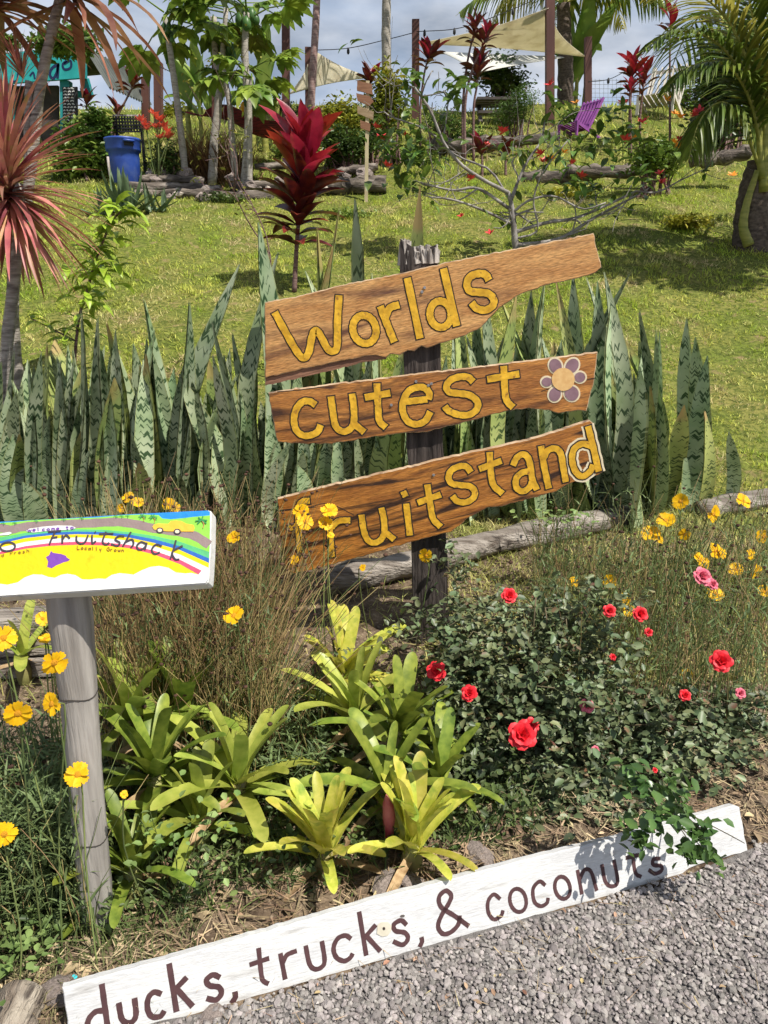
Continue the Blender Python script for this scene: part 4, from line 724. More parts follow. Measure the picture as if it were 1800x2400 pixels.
# ================================================================ COREOPSIS WITH YELLOW FLOWERS
PETAL = mat('yellow_petal', (.86, .46, .008), (.90, .56, .015), scale=6, rough=.5, tint=.10, trans=.25, spec=.2)
DISC = mat('flower_disc', (.68, .27, .012), (.85, .42, .02), scale=160, rough=.8, bump=.6)
CSTEM = mat('coreopsis_stem', (.11, .16, .05), (.22, .26, .085), scale=5, rough=.6, tint=.35, trans=.15)
CDRY = mat('dry_stem', (.26, .165, .07), (.52, .40, .18), scale=3, rough=.7, tint=.5, hue=.025)
SEED = mat('seed_head', (.045, .022, .016), (.11, .055, .032), scale=90, rough=.9, tint=.4)
CLEAF = mat('coreopsis_leaf', (.08, .125, .045), (.17, .225, .085), scale=6, rough=.6, tint=.4, trans=.2)
mb = MB()                                            # one petal along +Y, notched at the end
V = [(-.09, 0, 0), (.09, 0, 0), (-.24, .45, .04), (0, .45, -.02), (.24, .45, .04), (-.30, .82, .05), (-.12, .86, .0), (0, .84, .02), (.12, .86, .0), (.30, .82, .05), (-.24, .96, .0), (-.13, .90, 0), (0, 1.02, -.03), (.13, .90, 0), (.24, .96, .0)]
mb.add(V, [[2, 3, 6, 5], [3, 4, 9, 8], [5, 6, 11, 10], [8, 9, 14, 13], [6, 7, 12, 11], [7, 8, 13, 12]], [[0, 1, 3], [0, 3, 2], [1, 4, 3], [3, 8, 7], [3, 7, 6]]); PET = mb.mesh('petal', PETAL)
bm = bmesh.new(); bmesh.ops.create_icosphere(bm, subdivisions=2, radius=1.0)
for v in bm.verts: v.co *= 1 + .12 * mnoise.noise(v.co * 6); v.co.z *= .55
DISCM = bpy.data.meshes.new('flower_center'); bm.to_mesh(DISCM); bm.free(); DISCM.materials.append(DISC)
def flower(parent, px, py, dia, D, face=None):
    p = at(px, py, D); r = dia / 2 * mpp(p); n = Vector(face if face is not None else (rnd.uniform(-.7, .8), -1, rnd.uniform(.0, 1.6))).normalized(); q = n.to_track_quat('Z', 'Y').to_matrix().to_4x4() @ Matrix.Rotation(rnd.uniform(0, 6.28), 4, 'Z')
    w = Matrix.Translation(p) @ q; fl_ = inst('flower', DISCM, w @ Matrix.Diagonal((r * .27, r * .27, r * .27, 1)), parent)
    for k in range(8):
        s = r * rnd.uniform(.88, 1.06); inst('petal', PET, w @ Matrix.Rotation(k * math.pi / 4 + rnd.uniform(-.12, .12), 4, 'Z') @ Matrix.Rotation(rnd.uniform(-.15, .35), 4, 'X') @ Matrix.Translation((0, r * .10, 0)) @ Matrix.Diagonal((s * rnd.uniform(1.0, 1.25), s * .92, s, 1)), fl_)
    return p, n
def stem_to(mb, p, n, root, rad=.0021):
    back = p - np.array(n) * .004; b2_ = back - np.array(n) * .03 - np.array([0, 0, .03]); tube(mb, spline([root, root * .5 + b2_ * .5 + rng.normal(0, .02, 3), b2_, back], 9), rad, 4, cap=False)
def core(label, box_px, Dr, flowers, nstem, nleaf, dry, hgt, nseed, lean=(0, 0), leafs=(.03, .07)):
    x0, x1 = box_px; t = thing('coreopsis', label, 'flower plant', ground_at((x0 + x1) / 2, sum(Dr) / 2), 'yellow coreopsis plants')
    sm = MB()
    for (px, py, dia, D) in flowers:
        p, n = flower(t, px, py, dia, D); xr = p[0] + rnd.uniform(-.08, .08); yr = D + rnd.uniform(-.05, .08); stem_to(sm, p, n, np.array([xr, yr, float(gz(xr, yr))]))
    if flowers: struct(sm.build('flower_stem', CSTEM, t), 'stuff')
    n = nstem; D = rng.uniform(*Dr, n); x = np.array([(rnd.uniform(x0, x1) - 900) / F for _ in range(n)]) * (D * .956 + .35); z = gz(x, D); mb, md, ms = MB(), MB(), MB()
    for k in range(n):
        h = hgt * rnd.uniform(.45, 1.12); b = np.array([x[k], D[k], z[k]]); lx = rnd.gauss(lean[0], .20) * h; ly = rnd.gauss(lean[1], .16) * h; tp = b + np.array([lx, ly, h * rnd.uniform(.75, 1)])
        P = spline([b, b + np.array([lx * .2, ly * .2, h * .42]), tp], 6) + np.cumsum(rng.normal(0, .004, (6, 3)), 0); isd = rnd.random() < dry
        tube(md if isd else mb, P, np.linspace(.0017, .0009, 6), 3, cap=False)
        if rnd.random() < nseed:
            e = P[-1]; bm_ = rnd.uniform(.005, .009); th = np.arange(6) * math.pi / 3; rings = [(0, -.6), (.8, -.2), (1, .4), (.3, .9)]
            ms.add(np.vstack([np.c_[e[0] + bm_ * a * np.cos(th), e[1] + bm_ * a * np.sin(th), np.full(6, e[2] + bm_ * c_)] for a, c_ in rings]), [[r_i * 6 + j, r_i * 6 + (j + 1) % 6, (r_i + 1) * 6 + (j + 1) % 6, (r_i + 1) * 6 + j] for r_i in range(3) for j in range(6)])
    if mb.V: struct(mb.build('green_stems', CSTEM, t), 'stuff')
    if md.V: struct(md.build('dry_stems', CDRY, t), 'stuff')
    if ms.V: struct(ms.build('seed_heads', SEED, t), 'stuff')
    n = nleaf; D = rng.uniform(*Dr, n); x = rng.uniform((x0 - 900) / F, (x1 - 900) / F, n) * (D * .956 + .35); hz = rng.uniform(0, 1, n) ** 1.2 * hgt * .75
    mb = MB(); P = np.stack([x, D, gz(x, D) + hz], 1); blades(mb, P, rng.uniform(0, 6.28, n), rng.uniform(*leafs, n), rng.uniform(.004, .009, n), rng.uniform(.2, 1.5, n), rng.uniform(.2, 1.2, n), 3); struct(mb.build('narrow_leaves', CLEAF, t), 'stuff')
    return t
core('coreopsis plant with large yellow flowers at the left edge before the round post', (-220, 190), (RD - .06, RD + .32), [(127, 1553, 62, RD - .10), (122, 1650, 58, RD - .10), (42, 1672, 66, RD - .12), (182, 1815, 60, RD - .10), (8, 1495, 62, RD - .05), (10, 1955, 58, RD - .15), (100, 1450, 36, RD + .2), (105, 1497, 30, RD + .2), (290, 1862, 20, RD - .05)], 420, 6500, .35, .52, .12, leafs=(.03, .09))
SDf = SD - .22
core('tall dried coreopsis clump left of the wooden post with brown seed heads', (235, 650), (1.98, SD - .05), [(548, 1443, 54, 1.93), (547, 1260, 36, SD - .5), (706, 1200, 44, SDf), (715, 1222, 42, SDf - .02), (772, 1196, 44, SDf), (762, 1226, 38, SDf), (998, 1302, 36, SD - .15), (690, 1312, 24, SDf), (300, 1165, 30, SD), (322, 1178, 30, SD + .05), (395, 1182, 34, SD), (410, 1190, 28, SD), (285, 1190, 22, SD), (850, 1330, 18, SDf), (775, 1255, 20, SDf)], 2900, 2000, .74, .74, .26, lean=(.05, 0))
core('coreopsis clump with many yellow flowers behind the red roses', (1250, 1830), (2.2, 3.35), [(1525, 1250, 44, 3.1), (1560, 1220, 44, 3.1), (1595, 1175, 40, 3.2), (1672, 1205, 44, 3.1), (1742, 1175, 42, 3.2), (1675, 1290, 40, 3.0), (1640, 1310, 38, 2.9), (1430, 1362, 34, 2.8), (1464, 1408, 42, 2.65), (1470, 1430, 36, 2.65), (1677, 1392, 42, 2.7), (1608, 1582, 32, 2.5), (1345, 1364, 26, 2.9), (1725, 1335, 36, 2.9), (1772, 1340, 40, 2.9), (1792, 1385, 36, 2.8), (1790, 1258, 36, 3.1), (1650, 1322, 34, 2.9), (1692, 1296, 32, 3.0), (1605, 1252, 30, 3.1), (1545, 1262, 30, 3.1), (1760, 1300, 28, 3.0), (1082, 1470, 28, 2.62)], 950, 2400, .28, .52, .14)
core('low leafy coreopsis foliage between the round post and the yellow bromeliads', (420, 760), (1.85, 2.35), [], 160, 2600, .55, .26, .05)

GCOV = mat('ground_cover_leaf', (.05, .085, .025), (.13, .17, .05), scale=8, rough=.5, tint=.45, trans=.15)
mb = MB(); n = 5200; x = rng.uniform(-1.05, .45, n); s0 = rng.uniform(.22, 1.0, n); y = BL[1] + (x - BL[0]) * BS + s0
leaf_cloud(mb, np.stack([x, y, gz(x, y) + rng.uniform(.0, .10, n)], 1), rng.uniform(.012, .035, n), .5, upness=.5)
x = rng.uniform(-1.05, .45, 2600); s0 = rng.uniform(.2, .9, 2600); y = BL[1] + (x - BL[0]) * BS + s0
blades(mb, np.stack([x, y, gz(x, y)], 1), rng.uniform(0, 6.28, 2600), rng.uniform(.05, .16, 2600), .0045, rng.uniform(.1, 1.2, 2600), rng.uniform(.1, 1, 2600), 3)
tag(struct(mb.build('ground_cover', GCOV), 'stuff'), 'dark low leaves filling the bed between the bromeliads', 'ground cover')

# ================================================================ ROSE BUSH
RLEAF = mat('rose_leaf', (.08, .115, .05), (.165, .20, .095), scale=10, rough=.46, tint=.50, hue=.035, trans=.12, spec=.45, c3=(.17, .09, .05), c3scale=16, c3lo=.60, c3hi=.70)
RLEAF2 = mat('fresh_rose_leaf', (.055, .12, .03), (.13, .22, .055), scale=10, rough=.35, tint=.30, trans=.18, spec=.6)
RSTEM = mat('rose_cane', (.07, .07, .035), (.16, .12, .07), scale=9, rough=.7)
ROSE = mat('red_rose_petal', (.70, .012, .025), (.86, .035, .05), scale=6, rough=.5, tint=.16, trans=.2)
ROSEP = mat('pink_rose_petal', (.62, .06, .14), (.80, .25, .30), scale=6, rough=.5, tint=.2, trans=.2)
rb0 = on_ground(1300, 1860); rose = thing('rose_bush', 'low rose bush with red blooms behind the right part of the white board', 'rose bush', rb0)
mb = MB(); tips = []; lp = []
def cane(p, q, r, lvl):
    P = spline([p, (p + q) / 2 + rng.normal(0, .02, 3), q], 6); tube(mb, P, np.linspace(r, r * .6, 6), 4, cap=False); tips.append(q); lp.append(np.repeat(P[2:], 8 - 2 * lvl, 0) + rng.normal(0, .019, ((8 - 2 * lvl) * 4, 3)))
    if lvl:
        for _ in range(3): cane(P[rnd.randint(2, 5)], P[-1] + np.array([rnd.gauss(0, .11), rnd.gauss(0, .11), rnd.gauss(.0, .045)]), r * .6, lvl - 1)
cent = [(1080, 1560), (1120, 1700), (1200, 1640), (1180, 1800), (1290, 1780), (1320, 1660), (1400, 1760), (1480, 1700), (1420, 1850), (1290, 1880), (1540, 1740), (1150, 1500), (1250, 1540), (1120, 1620), (1620, 1680), (1700, 1740), (1560, 1800), (1180, 1420), (1240, 1470), (1130, 1840), (1210, 1870), (1270, 1900), (1350, 1890), (1070, 1780), (1640, 1770), (1480, 1780), (1300, 1440), (1110, 1470), (1380, 1560)]
for px, py in cent:
    D = np.interp(py, [1400, 1650, 1850, 1900], [2.36, 2.16, 1.98, 1.92]) + max(0, (px - 1350) * .00030); c = at(px, py, D); g0 = np.array([c[0] + rnd.gauss(0, .08), c[1] + .05, 0]); g0[2] = gz(g0[0], g0[1]); cane(g0, c, .005, 2)
    n = 120 if py > 1600 else 60 if py > 1480 else 25; q = c + rng.normal(0, 1, (n, 3)) * np.array([.085, .085, .07]); q[:, 2] = np.maximum(q[:, 2], gz(q[:, 0], q[:, 1]) + .01); lp.append(q)
lv = MB(); lpa = np.concatenate(lp); lpa[:, 2] = np.maximum(lpa[:, 2], gz(lpa[:, 0], lpa[:, 1]) + .008); lpa = lpa[sline(lpa[:, 0], lpa[:, 1]) > .045]; leaf_cloud(lv, lpa, rng.uniform(.012, .042, len(lpa)), .62, upness=.45)
# the branch hanging over the plank
ov = MB(); hc = [(1400, 1790), (1450, 1800), (1500, 1810), (1530, 1860), (1480, 1870), (1560, 1900), (1450, 1880), (1540, 1950), (1580, 1960), (1430, 1930)]; q2 = []
for px, py in hc:
    c = pw.uv(px, py); P3 = pw.o + pw.u * c[0] + pw.w * c[1]; c3 = P3 + pw.n * rnd.uniform(.09, .15) * 1.0; d = unit(c3 - CAM); q2.append(CAM + d * (np.linalg.norm(P3 - CAM) - .13) + rng.normal(0, 1, (26, 3)) * np.array([.020, .02, .022]))
leaf_cloud(ov, np.concatenate(q2), rng.uniform(.024, .044, 260), .62, upness=.3, droop=.4)
cane(at(1420, 1770, 2.0), q2[5].mean(0), .003, 1); cane(at(1400, 1760, 2.0), q2[8].mean(0), .003, 1)
struct(lv.build('rose_leaves', RLEAF, rose), 'stuff'); struct(ov.build('hanging_leaves', RLEAF2, rose), 'stuff'); struct(mb.build('canes', RSTEM, rose), 'stuff')
def bloom_mesh(name, m, seed):
    r = random.Random(seed); b = MB()
    for ring, (n, a, L, W) in enumerate(((4, 1.35, .45, .5), (5, 1.05, .62, .62), (6, .7, .85, .75), (6, .35, 1.0, .85))):
        for k in range(n):
            az = k * 6.28 / n + ring * .5 + r.uniform(-.2, .2); P = [np.zeros(3)]
            for j in range(5): e = a + r.uniform(-.1, .1) - .5 * (j / 4) ** 2 * (ring > 1); P.append(P[-1] + L / 5 * np.array([math.cos(e), 0, math.sin(e)]))
            P = np.array(P); Rz = np.array([[math.cos(az), -math.sin(az), 0], [math.sin(az), math.cos(az), 0], [0, 0, 1]]); ribbon(b, P @ Rz.T, Rz @ np.array([0, 1, 0]), W * np.array([.25, .7, 1, 1.05, .9, .45]), .28 * r.uniform(.6, 1.5))
    return b.mesh(name, m)
BLM = [bloom_mesh('bloom', ROSE, k) for k in range(3)]; BLP = bloom_mesh('bloom', ROSEP, 9)
for px, py, dia, m in ((1224, 1722, 74, 0), (1245, 1700, 40, 1), (1023, 1573, 50, 1), (1690, 1550, 56, 2), (1193, 1396, 40, 0), (1100, 1625, 42, 1), (1645, 1352, 50, 3), (1428, 1432, 34, 2), (1500, 1440, 40, 0), (1375, 1655, 36, 3), (1605, 1630, 30, 1), (1735, 1625, 28, 3), (1528, 1940, 18, 0), (1535, 1805, 14, 1), (1436, 1540, 18, 0), (1395, 1757, 20, 3), (1520, 1482, 22, 0), (1670, 1370, 30, 3)):
    D = np.interp(py, [1400, 1650, 1850, 1950], [2.20, 1.98, 1.80, 1.60]) + max(0, (px - 1350) * .0003); p = at(px, py, D); s = dia / 2.0 * mpp(p)
    inst('bloom', BLP if m == 3 else BLM[m], Matrix.Translation(p) @ Vector((rnd.uniform(-.3, .3), -.8, .7)).to_track_quat('Z', 'Y').to_matrix().to_4x4() @ Matrix.Rotation(rnd.uniform(0, 6), 4, 'Z') @ Matrix.Scale(s, 4), rose)
for k in range(5):                                   # upright bare canes through the middle of the bush
    a = on_ground(1250 + 32 * k, 1690 - 12 * k); b_ = at(1262 + 28 * k + rnd.uniform(-15, 15), 1400 + 25 * k, float(a[1])); m_ = MB(); tube(m_, spline([a, (a + b_) / 2 + rng.normal(0, .015, 3), b_], 8), np.linspace(.005, .0025, 8), 5); m_.build('cane', RSTEM, rose)
# low weed on the log
WEED = mat('weed_leaf', (.13, .22, .06), (.25, .33, .11), scale=10, rough=.5, tint=.3, trans=.2)
for lab, px, py, n, s, D in (('small leafy weed growing over the log behind the bottom board', 1310, 1215, 90, .03, SD + .35), ('clover-like weed among the left bromeliads', 395, 1945, 60, .022, RD + .05), ('small green weed on the log in the bottom left corner', 30, 2275, 110, .025, None)):
    c = at(px, py, D) if D else on_ground(px, py) + np.array([0, 0, .06]); mb = MB(); sp_ = np.array([.10, .05, .022]) if D else np.array([.05, .05, .015]); P = c + rng.normal(0, 1, (n, 3)) * sp_; leaf_cloud(mb, P, rng.uniform(.6, 1.2, n) * s, .7, upness=1); 
    gr = np.array([c[0], c[1], float(gz(c[0], c[1]))]); tg = thing('weed', lab, 'weed', gr); struct(mb.build('leaf_mass', WEED, tg), 'stuff'); m2 = MB(); [tube(m2, [gr + rng.normal(0, .01, 3), P[k]], .0012, 3, cap=False) for k in range(0, n, 6)]; struct(m2.build('stem', CSTEM, tg), 'stuff')

# ================================================================ LAWN PLANTS
def rib_leaf(name, m, L, W, a0, bend, prof, seed, fold=.25, n=9, sway=.06):
    """leaf along +Y: profile is the width along its length"""
    r = random.Random(seed); P = [np.zeros(3)]
    for k in range(n - 1): a = a0 + bend * ((k + .5) / (n - 1)) ** 1.3; P.append(P[-1] + L / (n - 1) * np.array([0, math.cos(a), math.sin(a)]))
    u = np.linspace(0, 1, n); P = np.array(P); P[:, 0] += r.uniform(-sway, sway) * L * u ** 2; tw = r.uniform(-.4, .4) * u; S = np.stack([np.cos(tw), np.zeros(n), np.sin(tw)], 1)
    mb = MB(); ribbon(mb, P, S, W * np.interp(u, *prof), fold); return mb.mesh(name, m)
LANCE = ([0, .12, .4, .7, .9, 1], [.22, .35, 1, .85, .35, .02]); STRAP = ([0, .1, .5, .85, 1], [.8, 1, .85, .4, .03]); OVAL = ([0, .08, .35, .65, .9, 1], [.08, .3, 1, .9, .35, .03])
def place(me, p, az, el=0.0, s=1.0, roll=0.0, parent=None, name='leaf', sx=1.0):
    return inst(name, me, Matrix.Translation(Vector([float(v) for v in p])) @ Matrix.Rotation(az, 4, 'Z') @ Matrix.Rotation(el, 4, 'X') @ Matrix.Rotation(roll, 4, 'Y') @ Matrix.Diagonal((s * sx, s, s, 1)), parent)
# --- red ti plant
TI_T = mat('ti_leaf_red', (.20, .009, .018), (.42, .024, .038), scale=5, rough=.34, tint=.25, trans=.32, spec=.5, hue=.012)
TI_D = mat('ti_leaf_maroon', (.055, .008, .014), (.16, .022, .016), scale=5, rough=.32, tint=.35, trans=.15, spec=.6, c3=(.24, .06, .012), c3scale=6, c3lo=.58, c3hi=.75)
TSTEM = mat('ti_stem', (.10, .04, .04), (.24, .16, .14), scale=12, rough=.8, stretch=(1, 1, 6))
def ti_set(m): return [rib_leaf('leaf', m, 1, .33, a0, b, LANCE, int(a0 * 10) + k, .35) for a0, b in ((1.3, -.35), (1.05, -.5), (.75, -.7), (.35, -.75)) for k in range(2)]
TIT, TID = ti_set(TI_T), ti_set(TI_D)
def ti_plant(label, path, n, size, group, red=.45, rad=.014, cat='ti plant', spread=1.0):
    """cane along path (ground first); leaves spiral round its upper part"""
    t = thing('ti_plant', label, cat, path[0], group); P = spline(path, 20); mb = MB(); tube(mb, P, np.linspace(rad * 1.3, rad * .6, 20), 7); mb.build('cane', TSTEM, t)
    for k in range(n):
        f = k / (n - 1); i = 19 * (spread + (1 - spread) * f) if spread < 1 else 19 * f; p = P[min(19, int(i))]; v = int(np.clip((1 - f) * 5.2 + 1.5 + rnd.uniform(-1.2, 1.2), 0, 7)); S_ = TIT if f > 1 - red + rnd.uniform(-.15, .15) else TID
        place(S_[v], p, k * 2.4 + rnd.uniform(-.3, .3), rnd.uniform(-.15, .15), size * rnd.uniform(.8, 1.15) * (.70 + .42 * f if f < .85 else .85), rnd.uniform(-.3, .3), t)
    return t
tb = on_ground(690, 685); TD = float(tb[1])
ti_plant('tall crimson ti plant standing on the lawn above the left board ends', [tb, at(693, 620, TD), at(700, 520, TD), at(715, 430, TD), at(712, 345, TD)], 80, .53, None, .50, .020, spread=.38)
# --- dracaena with pink spiky heads at the left
DR_L = mat('dracaena_leaf', (.34, .10, .085), (.56, .26, .19), scale=4, rough=.45, tint=.42, trans=.28, spec=.45, hue=.03, c3=(.30, .24, .06), c3scale=7, c3lo=.55, c3hi=.75)
DR_B = mat('dracaena_brown_leaf', (.20, .075, .045), (.38, .19, .11), scale=4, rough=.45, tint=.40, trans=.30, spec=.45, hue=.02)
BARK = mat('grey_bark', (.20, .175, .15), (.42, .385, .34), scale=6, rough=.9, stretch=(2, 2, 9), bump=.5, c3=(.12, .10, .09), c3scale=4, c3lo=.58, c3hi=.7)
DRM = [rib_leaf('leaf', DR_L, 1, .055, a0, b, STRAP, k, .3, 8, .1) for k, (a0, b) in enumerate(((1.35, -.3), (1.1, -.5), (.8, -.6), (.5, -.5), (.2, -.6), (-.1, -.6), (-.4, -.5), (-.8, -.3)))]
DRB = [rib_leaf('leaf', DR_B, 1, .11, a0, b, STRAP, k + 20, .35, 8, .1) for k, (a0, b) in enumerate(((1.1, -.7), (.7, -1.0), (.4, -1.0), (.1, -.8), (-.2, -.6), (-.5, -.5)))]
def drac_head(t, c, n, L, meshes, up=(0, 0, 1), lo=0.0, hi=1.0):
    q = Vector(up).to_track_quat('Z', 'Y').to_matrix().to_4x4()
    for k in range(n):
        f = lo + (hi - lo) * k / (n - 1); me = meshes[min(len(meshes) - 1, int(f * len(meshes)))]; s = L * rnd.uniform(.7, 1.1)
        inst('leaf', me, Matrix.Translation(Vector(c) + q.to_3x3() @ Vector((0, 0, -f * L * .30))) @ q @ Matrix.Rotation(k * 2.4 + rnd.uniform(-.4, .4), 4, 'Z') @ Matrix.Rotation(rnd.uniform(-.2, .2), 4, 'X') @ Matrix.Diagonal((s * rnd.uniform(.8, 1.3), s, s, 1)), t)
def trunk(t, pts, r0, r1, m=BARK, name='trunk', sides=9, n=18):
    P = spline(pts, n); mb = MB(); tube(mb, P, [(r0 + (r1 - r0) * i / (n - 1)) * (1 + .05 * math.sin(i * 2.3)) for i in range(n)], sides); return mb.build(name, m, t)
g1 = ground_at(0, 4.1); d1 = thing('dracaena', 'pink and red spiky dracaena on a grey trunk at the left edge', 'dracaena', g1); D1 = float(g1[1])
trunk(d1, [g1, at(12, 860, D1), at(30, 680, D1), at(46, 520, D1), at(40, 430, D1)], .034, .028)
drac_head(d1, at(14, 405, D1), 280, .54, DRM)
g2 = ground_at(60, 4.7); d2 = thing('dracaena', 'taller dracaena with drooping brown leaves across the top left sky', 'dracaena', g2); D2 = float(g2[1])
trunk(d2, [g2, at(30, 700, D2), at(70, 420, D2), at(92, 220, D2), at(120, 80, D2), at(150, -40, D2)], .034, .026)
drac_head(d2, at(178, -75, D2), 32, .68, DRB, (.3, -.1, 1), .2, .9)
trunk(d2, [at(70, 420, D2), at(66, 300, D2), at(68, 190, D2)], .030, .02, name='branch'); drac_head(d2, at(52, 175, D2), 45, .24, DRM, (-.2, 0, 1), 0, .3); drac_head(d2, at(-15, -45, D2), 22, .60, DRB, (-.1, 0, 1), .3, .9)
# --- young tree with fresh drooping leaves
FRESH = mat('fresh_leaf', (.24, .38, .03), (.40, .52, .06), scale=6, rough=.4, tint=.30, trans=.35, spec=.45)
FR = [rib_leaf('leaf', FRESH, 1, .30, a0, b, OVAL, k, .4, 8) for k, (a0, b) in enumerate(((.5, -1.3), (.2, -1.2), (.8, -1.5), (-.1, -.9)))]
yg = ground_at(165, 4.6); yt = thing('young_tree', 'slender young tree with fresh yellow green drooping leaves on the lawn', 'tree', yg); YD = float(yg[1])
ypts = [yg, at(180, 780, YD), at(205, 680, YD), at(228, 600, YD), at(262, 520, YD), at(285, 495, YD)]; trunk(yt, ypts, .010, .005, TSTEM); YP = spline(ypts, 40)
for k in range(120):
    f = rnd.uniform(.22, 1); p = YP[int(f * 39)] + rng.normal(0, .035 if f > .85 else .055, 3); place(FR[k % 4], p, rnd.uniform(0, 6.28), rnd.uniform(-.3, .3), rnd.uniform(.11, .19), rnd.uniform(-.4, .4), yt)
trunk(yt, [at(178, 800, YD), at(120, 770, YD), at(70, 745, YD)], .006, .003, TSTEM, 'branch')
for k in range(12): place(FR[k % 4], at(60 + k * 9, 745 + k * 4, YD), rnd.uniform(0, 6.28), 0, .13, 0, yt)
# --- bare twiggy shrub left of the ti
def twig_tree(t, p, q, r, lvl, mb, ends, spread=.35, k=3):
    P = spline([p, (p + q) / 2 + rng.normal(0, np.linalg.norm(q - p) * .08, 3), q], 7); tube(mb, P, np.linspace(r, r * .6, 7), 5, cap=False)
    if lvl == 0: ends.append(q); return
    d = q - p
    for _ in range(k): a = P[rnd.randint(3, 6)]; twig_tree(t, a, a + d * rnd.uniform(.35, .6) + rng.normal(0, np.linalg.norm(d) * spread, 3), r * .6, lvl - 1, mb, ends, spread, k)
OLIVE = mat('olive_leaf', (.13, .15, .025), (.26, .24, .04), scale=6, rough=.5, tint=.4, trans=.25)
tg_ = ground_at(640, 5.6); ts = thing('twiggy_shrub', 'sparse twiggy shrub with small olive leaves left of the crimson ti plant', 'shrub', tg_); mb, en = MB(), []
twig_tree(ts, tg_, at(628, 590, 5.6), .010, 3, mb, en, .30); struct(mb.build('twigs', TSTEM, ts), 'stuff'); mb = MB(); E = np.repeat(np.array(en), 6, 0) + rng.normal(0, .04, (len(en) * 6, 3)); leaf_cloud(mb, E, rng.uniform(.02, .04, len(E)), .5); struct(mb.build('small_leaves', OLIVE, ts), 'stuff')
# --- pale branched shrub with red flowers (right of centre)
PALE = mat('pale_branch_bark', (.17, .15, .14), (.36, .335, .31), scale=8, rough=.85, bump=.3, c3=(.14, .12, .11), c3scale=6, c3lo=.6, c3hi=.72)
JLEAF = mat('shrub_leaf', (.055, .12, .022), (.15, .23, .04), scale=5, rough=.4, tint=.42, trans=.28, spec=.5, hue=.015)
REDF = mat('small_red_flower', (.62, .025, .03), (.80, .09, .10), scale=12, rough=.5, tint=.2)
ORF = mat('small_orange_flower', (.80, .22, .02), (.88, .40, .04), scale=12, rough=.5, tint=.2)
jg = on_ground(1212, 615); JD = float(jg[1]); js = thing('pale_shrub', 'open shrub with pale bare branches, scattered leaves and red flowers on the lawn', 'shrub', jg)
BR = [([(1212, 615), (1205, 540), (1200, 490), (1192, 450)], .024, 0), ([(1192, 452), (1130, 420), (1080, 385), (1040, 335), (1010, 262), (972, 205)], .013, -.2), ([(1195, 490), (1120, 442), (1060, 446), (985, 428)], .012, .1), ([(1200, 525), (1130, 492), (1060, 468), (1005, 462)], .010, -.1), ([(1196, 470), (1232, 385), (1268, 330), (1278, 270)], .010, .2), ([(1205, 545), (1280, 522), (1345, 512), (1420, 482), (1490, 448)], .014, .05), ([(1210, 575), (1310, 560), (1390, 512), (1485, 462)], .015, .3), ([(1195, 470), (1150, 400), (1085, 372), (1042, 340), (1046, 280), (1050, 240)], .008, .3), ([(1200, 500), (1240, 470), (1300, 460), (1365, 490), (1420, 475)], .009, -.3), ([(1205, 560), (1260, 540), (1250, 470), (1275, 400), (1330, 330)], .008, -.2), ([(1040, 335), (990, 300), (920, 275), (900, 262)], .007, -.1), ([(1120, 442), (1070, 470), (1010, 455), (960, 440)], .006, .2), ([(1490, 448), (1540, 450), (1600, 420), (1655, 395)], .007, .1), ([(1200, 470), (1215, 420), (1200, 380), (1228, 350)], .006, 0)]
ends = []
for pts, r, dy in BR:
    P = [at(x, y, JD + dy * i / (len(pts) - 1)) for i, (x, y) in enumerate(pts)]; 
    if r == .024: P[0] = jg
    r = r * 1.75; trunk(js, P, r, r * .5, PALE, 'branch' if r < .04 else 'trunk', 6, 14); ends.append(P[-1]); S_ = spline(P, 14)
    mb = MB(); en = []
    for _ in range(5): a = S_[rnd.randint(5, 13)]; twig_tree(js, a, a + rng.normal(0, .16, 3) + np.array([0, 0, .10]), r * .35, 1, mb, en, .4, 2)
    struct(mb.build('twigs', PALE, js), 'stuff'); ends += [en[0], en[-1], en[len(en) // 2]]
JL = [rib_leaf('leaf', JLEAF, 1, .45, a0, b, OVAL, k, .3, 7) for k, (a0, b) in enumerate(((.4, -.9), (0, -.9), (-.5, -.6)))]
def leaf_burst(t, c, n, s, spread, meshes=JL):
    for k in range(n): place(meshes[k % len(meshes)], np.asarray(c) + rng.normal(0, spread, 3), rnd.uniform(0, 6.28), rnd.uniform(-.4, .4), s * rnd.uniform(.7, 1.2), rnd.uniform(-.4, .4), t)
for (px, py, n, sp_) in ((975, 185, 9, .05), (1068, 205, 12, .06), (930, 340, 16, .10), (945, 400, 16, .10), (985, 355, 12, .08), (1015, 330, 8, .08), (1300, 240, 9, .06), (1430, 265, 9, .06), (1380, 430, 14, .10), (1330, 400, 9, .08), (1480, 305, 8, .07), (1500, 385, 10, .09), (1290, 345, 6, .06), (1440, 350, 8, .08), (1060, 180, 6, .05), (1210, 360, 7, .07), (1360, 340, 7, .07), (960, 265, 8, .07)): leaf_burst(js, at(px, py, JD + rnd.uniform(-.2, .2)), int(n * 2.1), .17, sp_ * 1.4)
for e in ends[::2]: leaf_burst(js, e, 3, .13, .06)
def petal_burst(name, m, k):
    b = MB(); 
    for j in range(9): a = j * .7; d = np.array([math.cos(a), math.sin(a), rnd.uniform(.1, .9)]); ribbon(b, np.array([[0, 0, 0], d * .6, d]), np.cross(d, [0, 0, 1]), [.15, .5, .1], .2)
    return b.mesh(name, m)
RF, OF_ = petal_burst('flower', REDF, 0), petal_burst('flower', ORF, 1)
